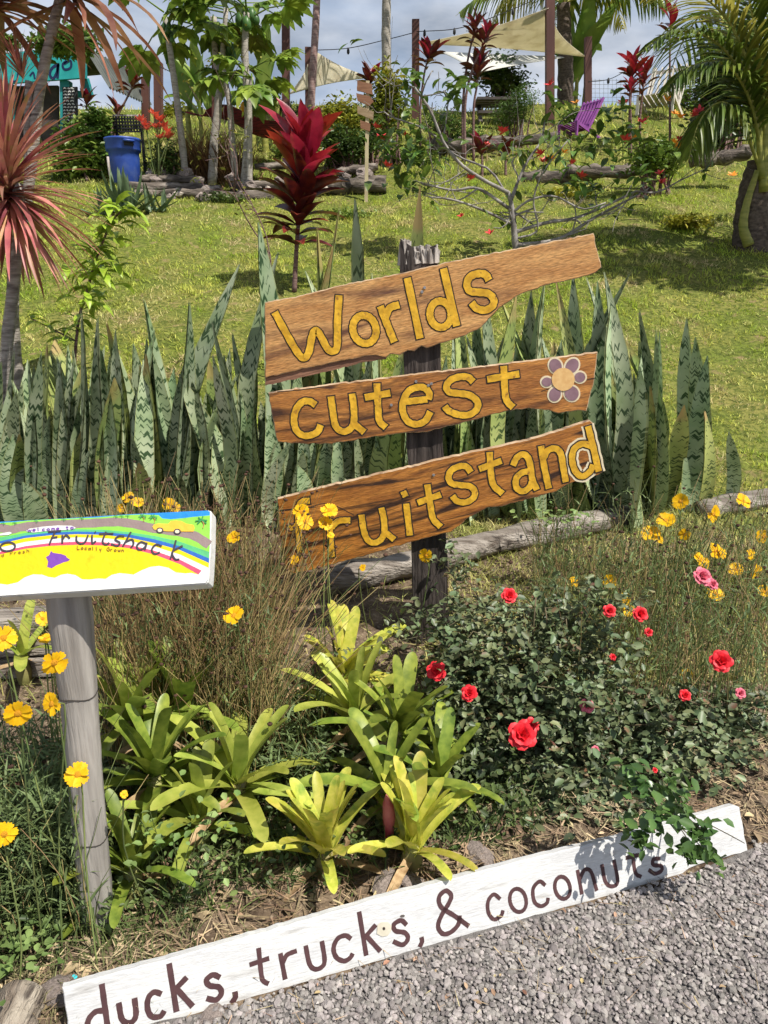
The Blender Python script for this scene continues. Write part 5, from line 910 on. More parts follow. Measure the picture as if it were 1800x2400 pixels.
for px, py in ((1180, 310), (893, 325), (905, 390), (880, 300), (950, 320), (1140, 340), (1268, 362), (1463, 330), (1270, 380), (1344, 383), (1360, 415), (1547, 408), (1549, 430), (1593, 328), (1630, 270), (1505, 288), (1082, 508), (1150, 548), (1105, 420), (1290, 200), (1650, 330)): place(RF, at(px, py, JD + rnd.uniform(-.3, .2)), rnd.uniform(0, 6), -.5, rnd.uniform(.045, .07), 0, js, 'flower')

# ================================================================ COCONUT PALM
FROND = mat('palm_frond', (.075, .13, .022), (.20, .26, .04), scale=3, rough=.38, tint=.38, trans=.30, spec=.5, hue=.012)
FRONDY = mat('palm_frond_yellowing', (.24, .25, .04), (.46, .40, .09), scale=3, rough=.42, tint=.30, trans=.32, spec=.45)
STALK = mat('palm_stalk', (.20, .22, .04), (.36, .34, .08), scale=5, rough=.5, stretch=(1, 1, 5))
PBARK = mat('palm_bark', (.06, .045, .035), (.15, .115, .09), scale=8, rough=.9, bump=.6, stretch=(2, 2, 4), detail=8)
def frond(t, pts, nl, Ln, droop, m, wd=.036):
    P = spline(pts, 40); b = MB(); tube(b, P, np.linspace(.022, .004, 40), 6, cap=False); o = b.build('frond', STALK, t); b = MB(); T = np.gradient(P, axis=0)
    for k in range(nl):
        f = .14 + .85 * k / nl; i = f * 39; p = P[int(i)]; d = unit(T[int(i)]); side = unit(np.cross(d, [0, 0, 1.0])); L = Ln * (math.sin(math.pi * min(1, f * .85 + .18)) ** .7)
        for s in (-1, 1):
            dd = unit(side * s * .8 + d * .65 + np.array([0, 0, .12 - droop * .3]) + rng.normal(0, .08, 3)); q = [p, p + dd * L * .5 - np.array([0, 0, droop * L * .12]), p + dd * L * .9 - np.array([0, 0, droop * L * .52])]; Q = spline(q, 5)
            ribbon(b, Q, np.cross(dd, [0, 0, 1.0]) + d * .6, wd * np.array([.5, 1, .9, .6, .05]), .5)
    struct(b.build('leaflets', m, o), 'stuff'); return o
pg = on_ground(1765, 585); PD = float(pg[1]); palm = thing('coconut_palm', 'short coconut palm with arching fronds at the right edge', 'palm tree', pg)
trunk(palm, [pg - [0, 0, .1], at(1760, 520, PD), at(1768, 440, PD), at(1782, 380, PD)], .21, .13, PBARK, 'trunk', 14)
def sheath(pts, r, m=STALK): trunk(palm, pts, r, r * .5, m, 'leaf_stalk', 8)
cw = at(1785, 390, PD)
for pts, r in (([(1755, 575), (1742, 530), (1752, 470), (1775, 400)], .062), ([(1790, 450), (1792, 300), (1775, 190), (1740, 60)], .055), ([(1788, 420), (1775, 300), (1762, 240), (1735, 150)], .05), ([(1795, 430), (1800, 330), (1798, 240), (1795, 120)], .05)): sheath([at(x, y, PD - .16) for x, y in pts], r)
for pts, nl, L, dr, m in (([(1790, 380), (1755, 210), (1680, 100), (1580, 75), (1490, 130)], 52, .62, .55, FROND), ([(1790, 380), (1765, 190), (1700, 40), (1600, -25), (1490, 0)], 52, .66, .40, FRONDY), ([(1780, 390), (1735, 280), (1690, 240), (1640, 285), (1610, 390)], 46, .55, 1.3, FROND), ([(1788, 380), (1760, 240), (1700, 150), (1610, 160), (1550, 225)], 50, .55, .8, FROND), ([(1795, 370), (1785, 180), (1760, 20), (1720, -110)], 50, .7, .3, FROND), ([(1800, 370), (1825, 200), (1815, 60), (1770, -60)], 50, .7, .4, FROND)):
    frond(palm, [at(x, y, PD - .15 - .1 * i) for i, (x, y) in enumerate(pts)], nl, L, dr, m)
for vx, vy, vz, m in ((1.2, -1.4, 1.6, FROND), (1.6, .6, 1.7, FROND), (-.3, 1.5, 2.0, FROND), (1.9, -.4, 1.2, FROND), (.5, .2, 2.6, FROND)):
    c = cw + np.array([0, 0, .1]); v = np.array([vx, vy, vz]); frond(palm, [c, c + v * .45 + [0, 0, .25], c + v * .85 + [0, 0, .1], c + v * [1.25, 1.25, .8], c + v * [1.6, 1.6, .35]], 44, .75, .9, m)

# ================================================================ TERRACE: LOGS AND STONES
DLOG = mat('dark_terrace_log', (.045, .036, .03), (.20, .165, .135), scale=3, rough=.95, stretch=(1, 5, 5), c3=(.32, .28, .24), c3scale=3, c3lo=.58, c3hi=.72, bump=.9, bscale=10)
def gl(px, py): return on_ground(px, py)
TD_ = 11.6
k = 0
for x0, x1, y0, y1, r, lab in ((235, 480, 462, 455, .10, 'lowest dark log of the left terrace edge behind the aloe'), (300, 520, 440, 446, .10, 'flat grey log below the blue bin on the terrace edge'), (330, 480, 420, 424, .08, 'bleached log at the foot of the blue bin'), (470, 640, 470, 462, .12, 'dark log along the terrace foot left of the ti plant'), (540, 700, 440, 435, .09, 'log in the terrace behind the papaya trunks'), (770, 905, 440, 432, .15, 'thick dark log right of the crimson ti plant'), (790, 885, 405, 392, .08, 'short pale log under the thin pole signs'), (600, 720, 392, 388, .07, 'pale driftwood log left of the ti plant top')):
    D = TD_ + (470 - y0) * .012; a = ground_at(x0, D); b = ground_at(x1, D + .1); a[2] = at(x0, y0, D)[2]; b[2] = at(x1, y1, D + .1)[2]; log('log', lab, [a, (a + b) / 2 + [0, .05, .02], b], r * .75, DLOG, 10, 'logs edging the terrace', .3); k += 1
for x0, x1, y0, y1, r, D, lab in ((1225, 1400, 418, 402, .14, 12.3, 'dark charred log behind the pale shrub'), (1330, 1530, 400, 395, .12, 12.2, 'dark log below the orange flowered bush'), (1010, 1170, 340, 335, .17, 14.2, 'dark thick log in front of the ferny bushes'), (1170, 1300, 330, 318, .10, 14.5, 'grey log beside the purple chair'), (1620, 1760, 375, 355, .14, 12.2, 'grey log behind the coconut palm trunk')):
    a, b = at(x0, y0, D), at(x1, y1, D); log('log', lab, [a, (a + b) / 2 + [0, .05, -.03], b], r * .75, DLOG, 10, 'logs edging the terrace', .3)
rk = [rock_mesh('terrace_stone', ROCKM, 50 + i, 2, .35, .7) for i in range(5)]; PALER = mat('pale_stone', (.30, .25, .21), (.48, .42, .36), scale=9, rough=.9, bump=.5, tint=.3)
for me in rk[3:]: me.materials[0] = PALER
terr = thing('stone_edging', 'low dry-laid edging of brown and pale stones along the left terrace', 'stone wall', ground_at(480, TD_))
for j in range(34):
    px = 300 + j * 17 + rnd.uniform(-8, 8); py = rnd.uniform(400, 465); D = TD_ + (470 - py) * .012; p = at(px, py, D); r0 = rnd.uniform(.05, .12); place(rk[j % 4], p - [0, 0, .02], rnd.uniform(0, 6), 0, r0, 0, terr, 'stone', 1.4)

# ================================================================ GENERAL FOLIAGE FOR THE BACK
def crown_pts(c, r, n, shell=.55):
    d = rng.normal(size=(n, 3)); d /= np.linalg.norm(d, axis=1)[:, None]; rad = shell + (1 - shell) * rng.random(n); q = d * rad[:, None]
    lump = 1 + .28 * np.sin(d[:, 0] * 5 + c[0] * 3) * np.sin(d[:, 2] * 6 + c[1]) + .2 * np.sin(d[:, 1] * 9 + d[:, 0] * 7); return c + q * lump[:, None] * np.asarray(r)
def bush(name, label, px, py, wpx, hpx, D, m, n, leaf, cat='bush', group=None, ratio=.5, stemm=TSTEM, up=.5, droop=0., blobs=5):
    """crown centred on the pixel, several lobes, standing on stems that reach the ground"""
    c = at(px, py, D); s = mpp(c); rx, rz = wpx / 2 * s, hpx / 2 * s; g0 = ground_at(px, D)
    if hpx <= 62 and cat != 'vine': c[2] = g0[2] + rz * .45
    t = thing(name, label, cat, g0, group); mb, ms = MB(), MB()
    for b in range(blobs):
        cc = c + np.array([rnd.uniform(-.55, .55) * rx, rnd.uniform(-.3, .3) * rx, rnd.uniform(-.5, .5) * rz]) if b else c; k_ = .62 if b else .75
        P = crown_pts(cc, np.array([rx * k_, rx * .7 * k_, rz * k_]), n // blobs, .35); leaf_cloud(mb, P, rng.uniform(.6, 1.3, len(P)) * leaf, ratio, droop, up); 
        for _ in range(0 if cat == 'vine' or hpx <= 62 else 4): e = P[rnd.randrange(len(P))]; rt = np.array([e[0] * .75 + g0[0] * .25, e[1] * .75 + g0[1] * .25, 0]); rt[2] = gz(rt[0], rt[1]); tube(ms, spline([rt, (g0 + e) / 2 + rng.normal(0, .05, 3), e], 6), np.linspace(.022, .006, 6), 5, cap=False)
    mb.build('crown', m, t)
    if ms.V: ms.build('stems', stemm, t)
    for nm in ('crown', 'stems'): pass
    for o in t.children: o['kind'] = 'stuff'
    return t
G1 = mat('bush_green', (.07, .14, .022), (.19, .27, .045), scale=1.5, rough=.42, tint=.45, trans=.28, spec=.45, hue=.015)
G2 = mat('yellow_bush', (.13, .18, .025), (.38, .36, .04), scale=1.2, rough=.45, tint=.4, trans=.3, hue=.02)
G3 = mat('fern_green', (.045, .10, .02), (.12, .20, .04), scale=1.2, rough=.5, tint=.4, trans=.25)
G4 = mat('deep_green', (.035, .075, .018), (.10, .15, .03), scale=1.5, rough=.42, tint=.4, trans=.22, spec=.5)
bush('leafy_bush', 'bright green leafy bush under the teal shack left of the blue bin', 175, 370, 190, 190, 12.6, G1, 2600, .11)
bush('leafy_bush', 'fresh green bush top just right of the shack chalkboard', 225, 300, 90, 120, 12.9, G1, 900, .11)
bush('leafy_bush', 'low dark bush between the blue bin and the first papaya trunk', 375, 375, 90, 110, 12.4, G4, 900, .07)
bush('round_bush', 'large yellow green round bush behind the thin pole signs', 805, 285, 160, 170, 13.2, G2, 3200, .075)
bush('round_bush', 'dark green lower bush behind the crimson ti plant', 830, 350, 170, 110, 12.8, G4, 2000, .08)
bush('leafy_bush', 'green bush with yellow tips right of the thin pole signs', 905, 225, 130, 170, 13.4, G2, 1700, .085)
bush('fern_bush', 'feathery green bush in front of the first sail post', 1030, 290, 140, 80, 15.0, G3, 2600, .05, ratio=.3)
bush('fern_bush', 'dense dark conifer-like bush left of the purple chair', 1205, 265, 120, 130, 15.4, G3, 4200, .05, ratio=.25)
bush('leafy_bush', 'low green growth behind the purple chair', 1345, 255, 120, 60, 17.2, G1, 900, .08)
bush('flowering_bush', 'low bush with orange and red flowers right of the pale shrub', 1530, 355, 170, 110, 11.6, G1, 1500, .08)
bush('leafy_bush', 'dense dark shrubbery behind the palm fronds at the right edge', 1725, 190, 230, 300, 14.5, G4, 5200, .12, blobs=8)
bush('leafy_bush', 'dark green tree mass behind the shade sail', 1180, 170, 150, 120, 20.5, G4, 2000, .12)
bush('leafy_bush', 'low yellowish weeds at the foot of the palm', 1620, 440, 170, 45, 9.6, G2, 700, .06)
bush('vine_tangle', 'vine growing over the roof of the teal shack', 150, 85, 190, 75, 13.6, G1, 1700, .12, cat='vine', blobs=7)
bush('vine_tangle', 'vine leaves at the far left edge beside the shack roof', 10, 100, 80, 50, 13.6, G1, 500, .11, cat='vine')
for lab, px, py, w, h, D, m, n, lf in (('low weeds along the hilltop left of the dark logs', 960, 320, 130, 60, 13.6, G1, 900, .07), ('leafy weeds between the ferny bushes', 1100, 300, 110, 60, 15.2, G3, 900, .06), ('green weeds below the small shade sail', 690, 300, 120, 60, 14.6, G1, 900, .08), ('low shrubs on the crest behind the hammock', 620, 255, 150, 70, 18.5, G4, 900, .10), ('pale shrubs on the crest left of the lone post', 430, 280, 120, 60, 18.5, G2, 700, .10), ('weeds growing out of the terrace stones', 520, 425, 140, 40, 11.5, G4, 700, .05), ('weeds at the foot of the thick dark log', 830, 455, 160, 30, 10.9, G1, 600, .05), ('green plants behind the white chair under the palm', 1610, 250, 120, 120, 19.0, G1, 1200, .10), ('weeds along the dark charred log', 1330, 430, 220, 36, 11.6, G2, 900, .05)): bush('weed_patch', lab, px, py, w, h, D, m, n, lf, cat='weeds')
# the tree outside the frame whose shade falls across the right of the lawn
gs = on_ground(1600, 625); tc_ = gs + np.array(SUN_DIR) * 5.0; tgx, tgy = tc_[0] + .5, tc_[1] - .1; tg0 = np.array([tgx, tgy, float(gz(tgx, tgy))])
sht = thing('shade_tree', 'leafy tree just outside the right edge that shades the lawn by the palm', 'tree', tg0); mb, ms = MB(), MB(); tube(ms, spline([tg0 - [0, 0, .1], tg0 + [-.1, 0, 1.8], tc_], 12), np.linspace(.13, .05, 12), 9); ms.build('trunk', BARK, sht)
for dx, dy, dz, k_, n in ((0, 0, 0, 1, 1700), (.8, .35, .1, .8, 1100), (-.65, .1, -.1, .7, 800), (.3, -.5, .15, .6, 600)):
    P = crown_pts(tc_ + np.array([dx, dy, dz]), np.array([.75, .55, .5]) * k_, n, .3); leaf_cloud(mb, P, rng.uniform(.08, .17, n), .5)
struct(mb.build('crown', G4, sht), 'stuff')
of = thing('orange_flowers', 'orange flowers scattered over the low bush by the right logs', 'flowers', ground_at(1530, 11.3))
for px, py in ((1487, 310), (1490, 320), (1580, 268), (1592, 275), (1560, 235), (1580, 335), (1590, 345), (1716, 412), (1320, 358), (1290, 375), (1352, 242)): place(OF_, at(px, py, 11.2), rnd.uniform(0, 6), -.5, .07, 0, of, 'flower')
CORAL = mat('coral_flower', (.78, .10, .06), (.85, .22, .14), scale=9, rough=.5, tint=.2, trans=.2); CF = petal_burst('flower_spike', CORAL, 3)
cfp = thing('coral_flower_plant', 'plant with coral red flower spikes right of the blue bin', 'flower plant', ground_at(370, 12.3)); mb = MB(); cg = ground_at(370, 12.3)
for px, py in ((330, 285), (340, 295), (362, 270), (370, 280), (378, 285), (385, 300), (392, 310), (395, 325), (375, 325), (345, 305), (398, 322), (366, 300)):
    p = at(px, py, 12.2); place(CF, p, rnd.uniform(0, 6), 0, .10, 0, cfp, 'flower_spike'); tube(mb, spline([cg, (cg + p) / 2 + rng.normal(0, .05, 3), p], 5), .007, 4, cap=False)
struct(mb.build('stems', CSTEM, cfp), 'stuff')
# ornamental grass and aloe
RUST = mat('rust_grass', (.10, .045, .025), (.26, .15, .055), scale=2, rough=.6, tint=.4, trans=.2)
rg = ground_at(500, 12.9); og = thing('ornamental_grass', 'rust coloured ornamental grass clump between the papaya trunks', 'grass clump', rg); mb = MB(); n = 650; P = rg + rng.normal(0, 1, (n, 3)) * [.28, .15, 0]; P[:, 2] = gz(P[:, 0], P[:, 1]); blades(mb, P, rng.uniform(0, 6.28, n), rng.uniform(.5, .95, n), .018, rng.uniform(.1, .7, n), rng.uniform(.2, .9, n), 4); struct(mb.build('blades', RUST, og), 'stuff')
ALOE = mat('aloe_leaf', (.07, .115, .055), (.15, .21, .11), scale=5, rough=.5, tint=.3, trans=.05, spec=.4)
AL = [rib_leaf('leaf', ALOE, 1, .16, a0, .3, STRAP, k, .6, 7) for k, a0 in enumerate((1.2, .9, .6, .3))]
for lab, px, py, n, s, D in (('large dark aloe clump on the lawn below the blue bin', 300, 500, 34, .55, 10.6), ('small pale aloe right of the larger aloe clump', 370, 498, 18, .40, 10.7), ('dark aloe offset left of the larger aloe clump', 245, 508, 16, .36, 10.4)):
    g0 = ground_at(px, D); g0 = on_ground(px, py); t = thing('aloe', lab, 'aloe plant', g0, 'aloes on the lawn'); [place(AL[k % 4], g0 + rng.normal(0, .07, 3) * [1, 1, .1], k * 2.4, rnd.uniform(-.2, .2), s * rnd.uniform(.7, 1.1), 0, t) for k in range(n)]
# ================================================================ BLUE BIN, CRATE
BLUEP = mat('blue_plastic', (.018, .055, .28), (.030, .085, .38), scale=5, rough=.45, spec=.5, bump=.05, c3=(.07, .12, .34), c3scale=6, c3lo=.55, c3hi=.75)
DKP = mat('dark_plastic', (.016, .016, .018), rough=.6)
bg_ = on_ground(297, 432); BD_ = float(bg_[1]); bc = ground_at(297, BD_); s = mpp(bc); H = 96 * s; R0 = 35 * s
bin_ = thing('blue_bin', 'blue plastic rubbish bin with handle on the terrace', 'bin', bc); mb = MB(); prof = [(.0, 0), (.86, 0), (.90, .02), (.97, .55), (.985, .70), (1.10, .72), (1.14, .76), (1.13, .94), (1.18, .96), (1.18, 1.0), (1.08, 1.0), (1.05, .93), (.93, .6), (.86, .06), (0, .06)]
th = np.arange(28) * 2 * math.pi / 28; V = np.vstack([np.c_[bc[0] + R0 * r * np.cos(th), bc[1] + R0 * r * np.sin(th), np.full(28, bc[2] + H * z)] for r, z in prof]); mb.add(V, [[i * 28 + j, i * 28 + (j + 1) % 28, (i + 1) * 28 + (j + 1) % 28, (i + 1) * 28 + j] for i in range(len(prof) - 1) for j in range(28)]); mb.build('body', BLUEP, bin_)
for a in (-.95, math.pi - .95):
    d = np.array([math.cos(a), math.sin(a), 0]); s_ = np.array([-d[1], d[0], 0]); q = bc + d * R0 * 1.155 + np.array([0, 0, H * .86]); m2 = MB(); tube(m2, [q - s_ * R0 * .33 + [0, 0, .03], q - s_ * R0 * .3 + d * .04 + [0, 0, .03], q + s_ * R0 * .3 + d * .04 + [0, 0, .03], q + s_ * R0 * .33 + [0, 0, .03]], .018, 7); h = m2.build('handle', BLUEP, bin_); m3 = MB(); box(m3, q, (R0 * .30, .012, H * .055), Matrix.Rotation(a + math.pi / 2, 4, 'Z')); m3.build('recess', DKP, bin_, False)
mb = MB(); tube(mb, [bc + [-R0 * .6, -R0 * 1.3, -.05], bc + [-R0 * .7, -R0 * 1.15, H * .55]], .02, 6); tag(mb.build('wooden_stake', SILVER), 'pale wooden stake leaning in front of the blue bin', 'stake')
cg2 = ground_at(300, 13.0); cr_ = thing('lattice_crate', 'dark lattice plastic basket above and behind the blue bin', 'crate', cg2); c0 = at(300, 290, 13.0); s = mpp(c0); mb = MB(); wx, hz = 66 * s / 2, 34 * s / 2
for k in range(11): mb_ = MB(); bar(mb_, c0 + [-wx + 2 * wx * k / 10, 0, -hz], c0 + [-wx + 2 * wx * k / 10, 0, hz], .022, .02); mb_.build('slat', DKP, cr_, False)
for k in range(6): mb_ = MB(); bar(mb_, c0 + [-wx, -.012, -hz + 2 * hz * k / 5], c0 + [wx, -.012, -hz + 2 * hz * k / 5], .02, .022); mb_.build('slat', DKP if k < 5 else SILVER, cr_, False)
for sx in (-1, 1): mb_ = MB(); bar(mb_, np.array([c0[0] + sx * wx * .9, c0[1] + .03, cg2[2]]), c0 + [sx * wx * .9, .03, 0], .04, .04); mb_.build('leg', DKP, cr_, False)

# ================================================================ PAPAYA AND BANANA
PAPL = mat('papaya_leaf', (.10, .18, .025), (.27, .36, .05), scale=3, rough=.42, tint=.40, trans=.35, spec=.45, hue=.015)
PAPB = mat('papaya_bark', (.26, .235, .20), (.48, .44, .38), scale=5, rough=.9, stretch=(2, 2, 7), bump=.4, c3=(.14, .12, .10), c3scale=5, c3lo=.58, c3hi=.7)
FRU = mat('papaya_fruit', (.03, .085, .022), (.07, .15, .035), scale=6, rough=.4, tint=.3); FRY = mat('ripe_papaya', (.62, .27, .015), (.70, .38, .03), scale=6, rough=.4)
def pap_leaf(seed):
    r = random.Random(seed); b = MB(); tube(b, [(0, 0, 0), (0, .35, .05), (0, .62, .0)], [.014, .010, .008], 5, cap=False); c = np.array([0, .62, 0])
    for k in range(7):
        a = (k - 3) * .62; d = np.array([math.sin(a), math.cos(a), 0]); L = (.46, .44, .36, .26)[abs(k - 3)] * r.uniform(.9, 1.1); P = np.array([c, c + d * L * .45 - [0, 0, .02], c + d * L * .8 - [0, 0, .08], c + d * L - [0, 0, .16]]); ribbon(b, P, np.cross(d, [0, 0, 1]), np.array([.06, .17, .12, .01]), .25)
        for sg in (-1, 1): e = d * .5 + np.cross(d, [0, 0, 1]) * sg * .5; q = c + d * L * .5; ribbon(b, np.array([q, q + e * L * .32 - [0, 0, .03], q + e * L * .5 - [0, 0, .08]]), np.cross(e, [0, 0, 1]), [.09, .08, .01], .2)
    return b.mesh('leaf', PAPL)
PLM = [pap_leaf(k) for k in range(4)]; bm = bmesh.new(); bmesh.ops.create_uvsphere(bm, u_segments=10, v_segments=8, radius=1)
for v in bm.verts: v.co.z *= 1.45; f = 1 - .18 * v.co.z / 1.45; v.co.x *= f; v.co.y *= f
PF = bpy.data.meshes.new('fruit'); bm.to_mesh(PF); bm.free(); PF.materials.append(FRU); PFY = PF.copy(); PFY.materials[0] = FRY
for me in (PF, PFY): me.polygons.foreach_set('use_smooth', np.ones(len(me.polygons), bool))
def papaya(label, pts, D, r, leaves, fruits, sz=1.0):
    g0 = ground_at(pts[0][0], D); t = thing('papaya_tree', label, 'papaya tree', g0, 'papaya trees on the terrace'); P = [g0] + [at(x, y, D) for x, y in pts[1:]]; trunk(t, P, r * .78, r * .5, PAPB, 'trunk', 8); top_ = P[-1]
    for k in range(leaves): place(PLM[k % 4], top_ + [0, 0, rnd.uniform(-.1, .15)], k * 2.4, rnd.uniform(-.5, .55), sz * rnd.uniform(.8, 1.15), rnd.uniform(-.3, .3), t)
    for (x, y, rp_, ripe) in fruits: inst('fruit', PFY if ripe else PF, Matrix.Translation(at(x, y, D + rnd.uniform(-.12, .08))) @ Matrix.Scale(rp_ * mpp(top_), 4), t)
papaya('thin leaning papaya trunk with dark fruit cluster beside the lone post', [(437, 410), (425, 320), (410, 200), (395, 95), (385, 40)], 12.4, .075, 4, [(385, 62, 6, 0), (393, 70, 6, 0), (400, 80, 6, 0), (388, 85, 6, 0), (396, 60, 6, 0), (403, 92, 5, 0), (383, 75, 6, 0)], 1.0)
papaya('papaya tree with ripe yellow fruit at its top, second trunk from the left', [(497, 405), (502, 330), (512, 240), (505, 120), (500, 40)], 12.6, .095, 6, [(500, 70, 10, 1), (492, 62, 9, 0), (512, 65, 9, 0), (525, 95, 9, 0), (540, 110, 9, 0), (545, 128, 9, 0), (532, 118, 8, 0)], 1.05)
papaya('papaya tree with thin curved trunk, third from the left', [(556, 420), (545, 340), (538, 240), (522, 150), (530, 20)], 12.5, .07, 5, [(565, 210, 10, 0), (548, 235, 8, 0)], 1.0)
papaya('papaya tree with pale trunk and heavy green fruit, rightmost', [(572, 415), (582, 300), (578, 200), (574, 110), (578, 30)], 12.3, .085, 7, [(562, 45, 11, 0), (578, 55, 11, 0), (590, 35, 11, 0), (600, 45, 9, 0), (572, 20, 10, 0), (571, 250, 8, 1), (580, 240, 9, 0), (596, 245, 9, 0), (603, 235, 7, 0)], 1.1)
papaya('younger papaya with spreading bright leaves in front of the rightmost trunk', [(585, 420), (585, 330), (583, 240), (590, 180)], 12.1, .06, 10, [], .9)
BAN = mat('banana_leaf', (.12, .22, .03), (.28, .38, .07), scale=4, rough=.4, tint=.3, trans=.4, spec=.45); BANM = [rib_leaf('leaf', BAN, 1, .26, a0, b, ([0, .06, .2, .6, .9, 1], [.06, .1, .9, 1, .55, .03]), k, .35, 10, .15) for k, (a0, b) in enumerate(((1.45, -.2), (1.3, -.7), (1.1, -1.2)))]
def banana(label, px, D, n, s, sp_, group='banana plants'):
    g0 = ground_at(px, D); t = thing('banana_plant', label, 'banana plant', g0, group)
    for k in range(3): trunk(t, [g0 + [k * .22 - .2, 0, -.1], g0 + [k * .24 - .22, 0, s * .55]], .07, .04, STALK, 'stem', 8)
    for k in range(n): place(BANM[k % 3], g0 + [rnd.uniform(-.25, .25), rnd.uniform(-.1, .1), s * rnd.uniform(.3, .55)], rnd.uniform(0, 6.28), rnd.uniform(-.15, .15), s * rnd.uniform(.65, .95), rnd.uniform(-.4, .4), t)
banana('banana plant with upright torn leaves left of the papaya trunks', 475, 14.5, 7, 1.45, .3); banana('banana plant behind the rightmost papaya and the tall post', 620, 14.8, 7, 1.5, .3); banana('banana plant behind the tall shade sail post', 1345, 21.5, 8, 2.2, .3)
# hammock
HAM = mat('maroon_hammock', (.17, .02, .035), (.26, .035, .05), scale=8, rough=.8, stretch=(1, 1, 9), c3=(.07, .02, .03), c3scale=9, c3lo=.52, c3hi=.58)
mb = MB(); ha = [at(475, 272, 13.8), at(540, 285, 13.8), at(600, 318, 13.8), at(650, 322, 13.8), at(720, 285, 13.8)]; HP = spline(ha, 20); V = []
for i_, p in enumerate(HP):
    w = math.sin(math.pi * i_ / 19) ** .6 * .42
    for a in np.linspace(-1, 1, 7): V.append(p + np.array([0, a * w, (a * a) * w * .55]))
mb.add(V, [[i_ * 7 + j, i_ * 7 + j + 1, i_ * 7 + j + 8, i_ * 7 + j + 7] for i_ in range(19) for j in range(6)]); hm = tag(mb.build('hammock', HAM), 'maroon striped hammock hanging behind the papaya trunks', 'hammock')
m2 = MB(); tube(m2, [ha[0], at(435, 262, 13.8)], .015, 5); m2.build('cord', HAM, hm); m2 = MB(); tube(m2, [ha[-1], at(735, 250, 13.8)], .015, 5); m2.build('cord', HAM, hm)

# ================================================================ TEAL SHACK
TEAL = mat('teal_paint', (.02, .33, .34), (.035, .43, .43), scale=4, rough=.55, bump=.1); TEALD = mat('teal_trim', (.02, .28, .29), rough=.55); NAVY = mat('navy_lettering', (.012, .028, .10), rough=.6); CORR = mat('corrugated_roof', (.085, .095, .085), (.16, .17, .155), scale=3, rough=.6, metal=.2); CHALK = mat('chalkboard', (.025, .026, .03), (.045, .046, .05), scale=8, rough=.85); CHW = mat('chalk', (.65, .65, .65), rough=.9); DWOOD = mat('dark_shack_wood', (.05, .042, .04), (.11, .09, .08), scale=4, rough=.85)
SH = 14.6; sg0 = ground_at(110, SH); sh = thing('teal_shack', 'teal painted shack with corrugated roof and lettered sign at top left', 'shack', sg0)
ps = Plane(at(90, 150, SH - .15), (1, 0, 0), (0, -1, 0))
sb = slab('sign_panel', [ps.uv(*p) for p in ((-160, 150), (60, 120), (165, 108), (190, 109), (194, 118), (198, 183), (100, 190), (18, 196), (-160, 206))], -.06, 0, TEAL, sh, ps, .006); slab('sign_trim', [ps.uv(*p) for p in ((192, 110), (198, 112), (201, 184), (196, 185))], -.08, .01, TEALD, sh, ps)
for pts, w in (([(150, 150), (165, 142), (166, 158), (152, 163), (147, 152), (156, 142)], 5), ([(137, 150), (122, 160), (117, 175), (125, 184), (133, 170), (137, 150), (135, 184)], 6), ([(110, 145), (108, 184)], 5), ([(70, 178), (78, 170), (82, 185)], 4), ([(30, 175), (30, 190), (40, 188), (42, 172)], 4), ([(0, 160), (-4, 180), (5, 190)], 5)):
    m_ = MB(); stroke_geo(m_, [ps.uv(*p) for p in pts], w * mpp(ps.o), .002, .002); link(bpy.data.objects.new('letter', m_.mesh('letter', NAVY, False)), sb, ps.mat())
# corrugated roof: slopes from the ridge down to the right
rgA, rgB = at(-140, 108, SH), at(196, 112, SH); mb = MB(); V = []; nc = 60; dn = np.array([.62, .5, -.78])
e0, e1 = at(196, 110, SH - .1), at(255, 205, SH + .3); back = np.array([0, 2.6, .25])
for i_ in range(nc + 1):
    f = i_ / nc
    for q in (e0, e1): V.append(q + back * f + np.array([.02, 0, .022]) * math.sin(i_ * 1.6))
mb.add(V, [[2 * i_, 2 * i_ + 1, 2 * i_ + 3, 2 * i_ + 2] for i_ in range(nc)]); mb.build('roof', CORR, sh)
mb = MB(); V = []; e2 = e0 + np.array([-3.0, .1, -.2])
for i_ in range(nc + 1):
    f = i_ / nc
    for q in (e0 + [0, .04, .02], e2): V.append(q + back * f + np.array([0, 0, .022]) * math.sin(i_ * 1.6))
mb.add(V, [[2 * i_ + 1, 2 * i_, 2 * i_ + 2, 2 * i_ + 3] for i_ in range(nc)]); mb.build('roof', CORR, sh)
def pole(name, px, y0, D, w, m, parent, y1=None, dep=None, lean=0):
    a = at(px, y0, D); g0 = ground_at(px + lean, D) if y1 is None else at(px + lean, y1, D); mb = MB(); bar(mb, g0 - [0, 0, .1 if y1 is None else 0], a, w, dep or w, up=(0, 1, 0)); return mb.build(name, m, parent, False)
pole('corner_post', 155, 190, SH, .16, TEALD, sh); pole('corner_post', 20, 196, SH, .16, TEALD, sh); pole('corner_post', 30, 200, SH + 2.2, .16, TEALD, sh)
mb = MB(); bar(mb, at(200, 185, SH), at(212, 228, SH + .1), .10, .12, up=(0, 1, 0)); mb.build('brace', TEALD, sh, False); mb = MB(); bar(mb, at(178, 220, SH + .5), at(205, 224, SH + .5), .10, .10); mb.build('rail', TEAL, sh, False)
wl_ = Plane(at(60, 270, SH + .35), (1, 0, 0), (0, -1, 0)); slab('wall', [wl_.uv(*p) for p in ((-200, 205), (135, 200), (135, 330), (-200, 330))], -.08, 0, DWOOD, sh, wl_)
pc = Plane(at(160, 260, SH - .30), (1, 0, 0), (0, -1, 0)); cbg = ground_at(160, SH - .3); cb = thing('chalkboard', 'tall black chalkboard with white writing beside the shack', 'chalkboard', cbg); slab('panel', [pc.uv(*p) for p in ((146, 204), (180, 203), (181, 300), (147, 302))], -.05, 0, CHALK, cb, pc, .004)
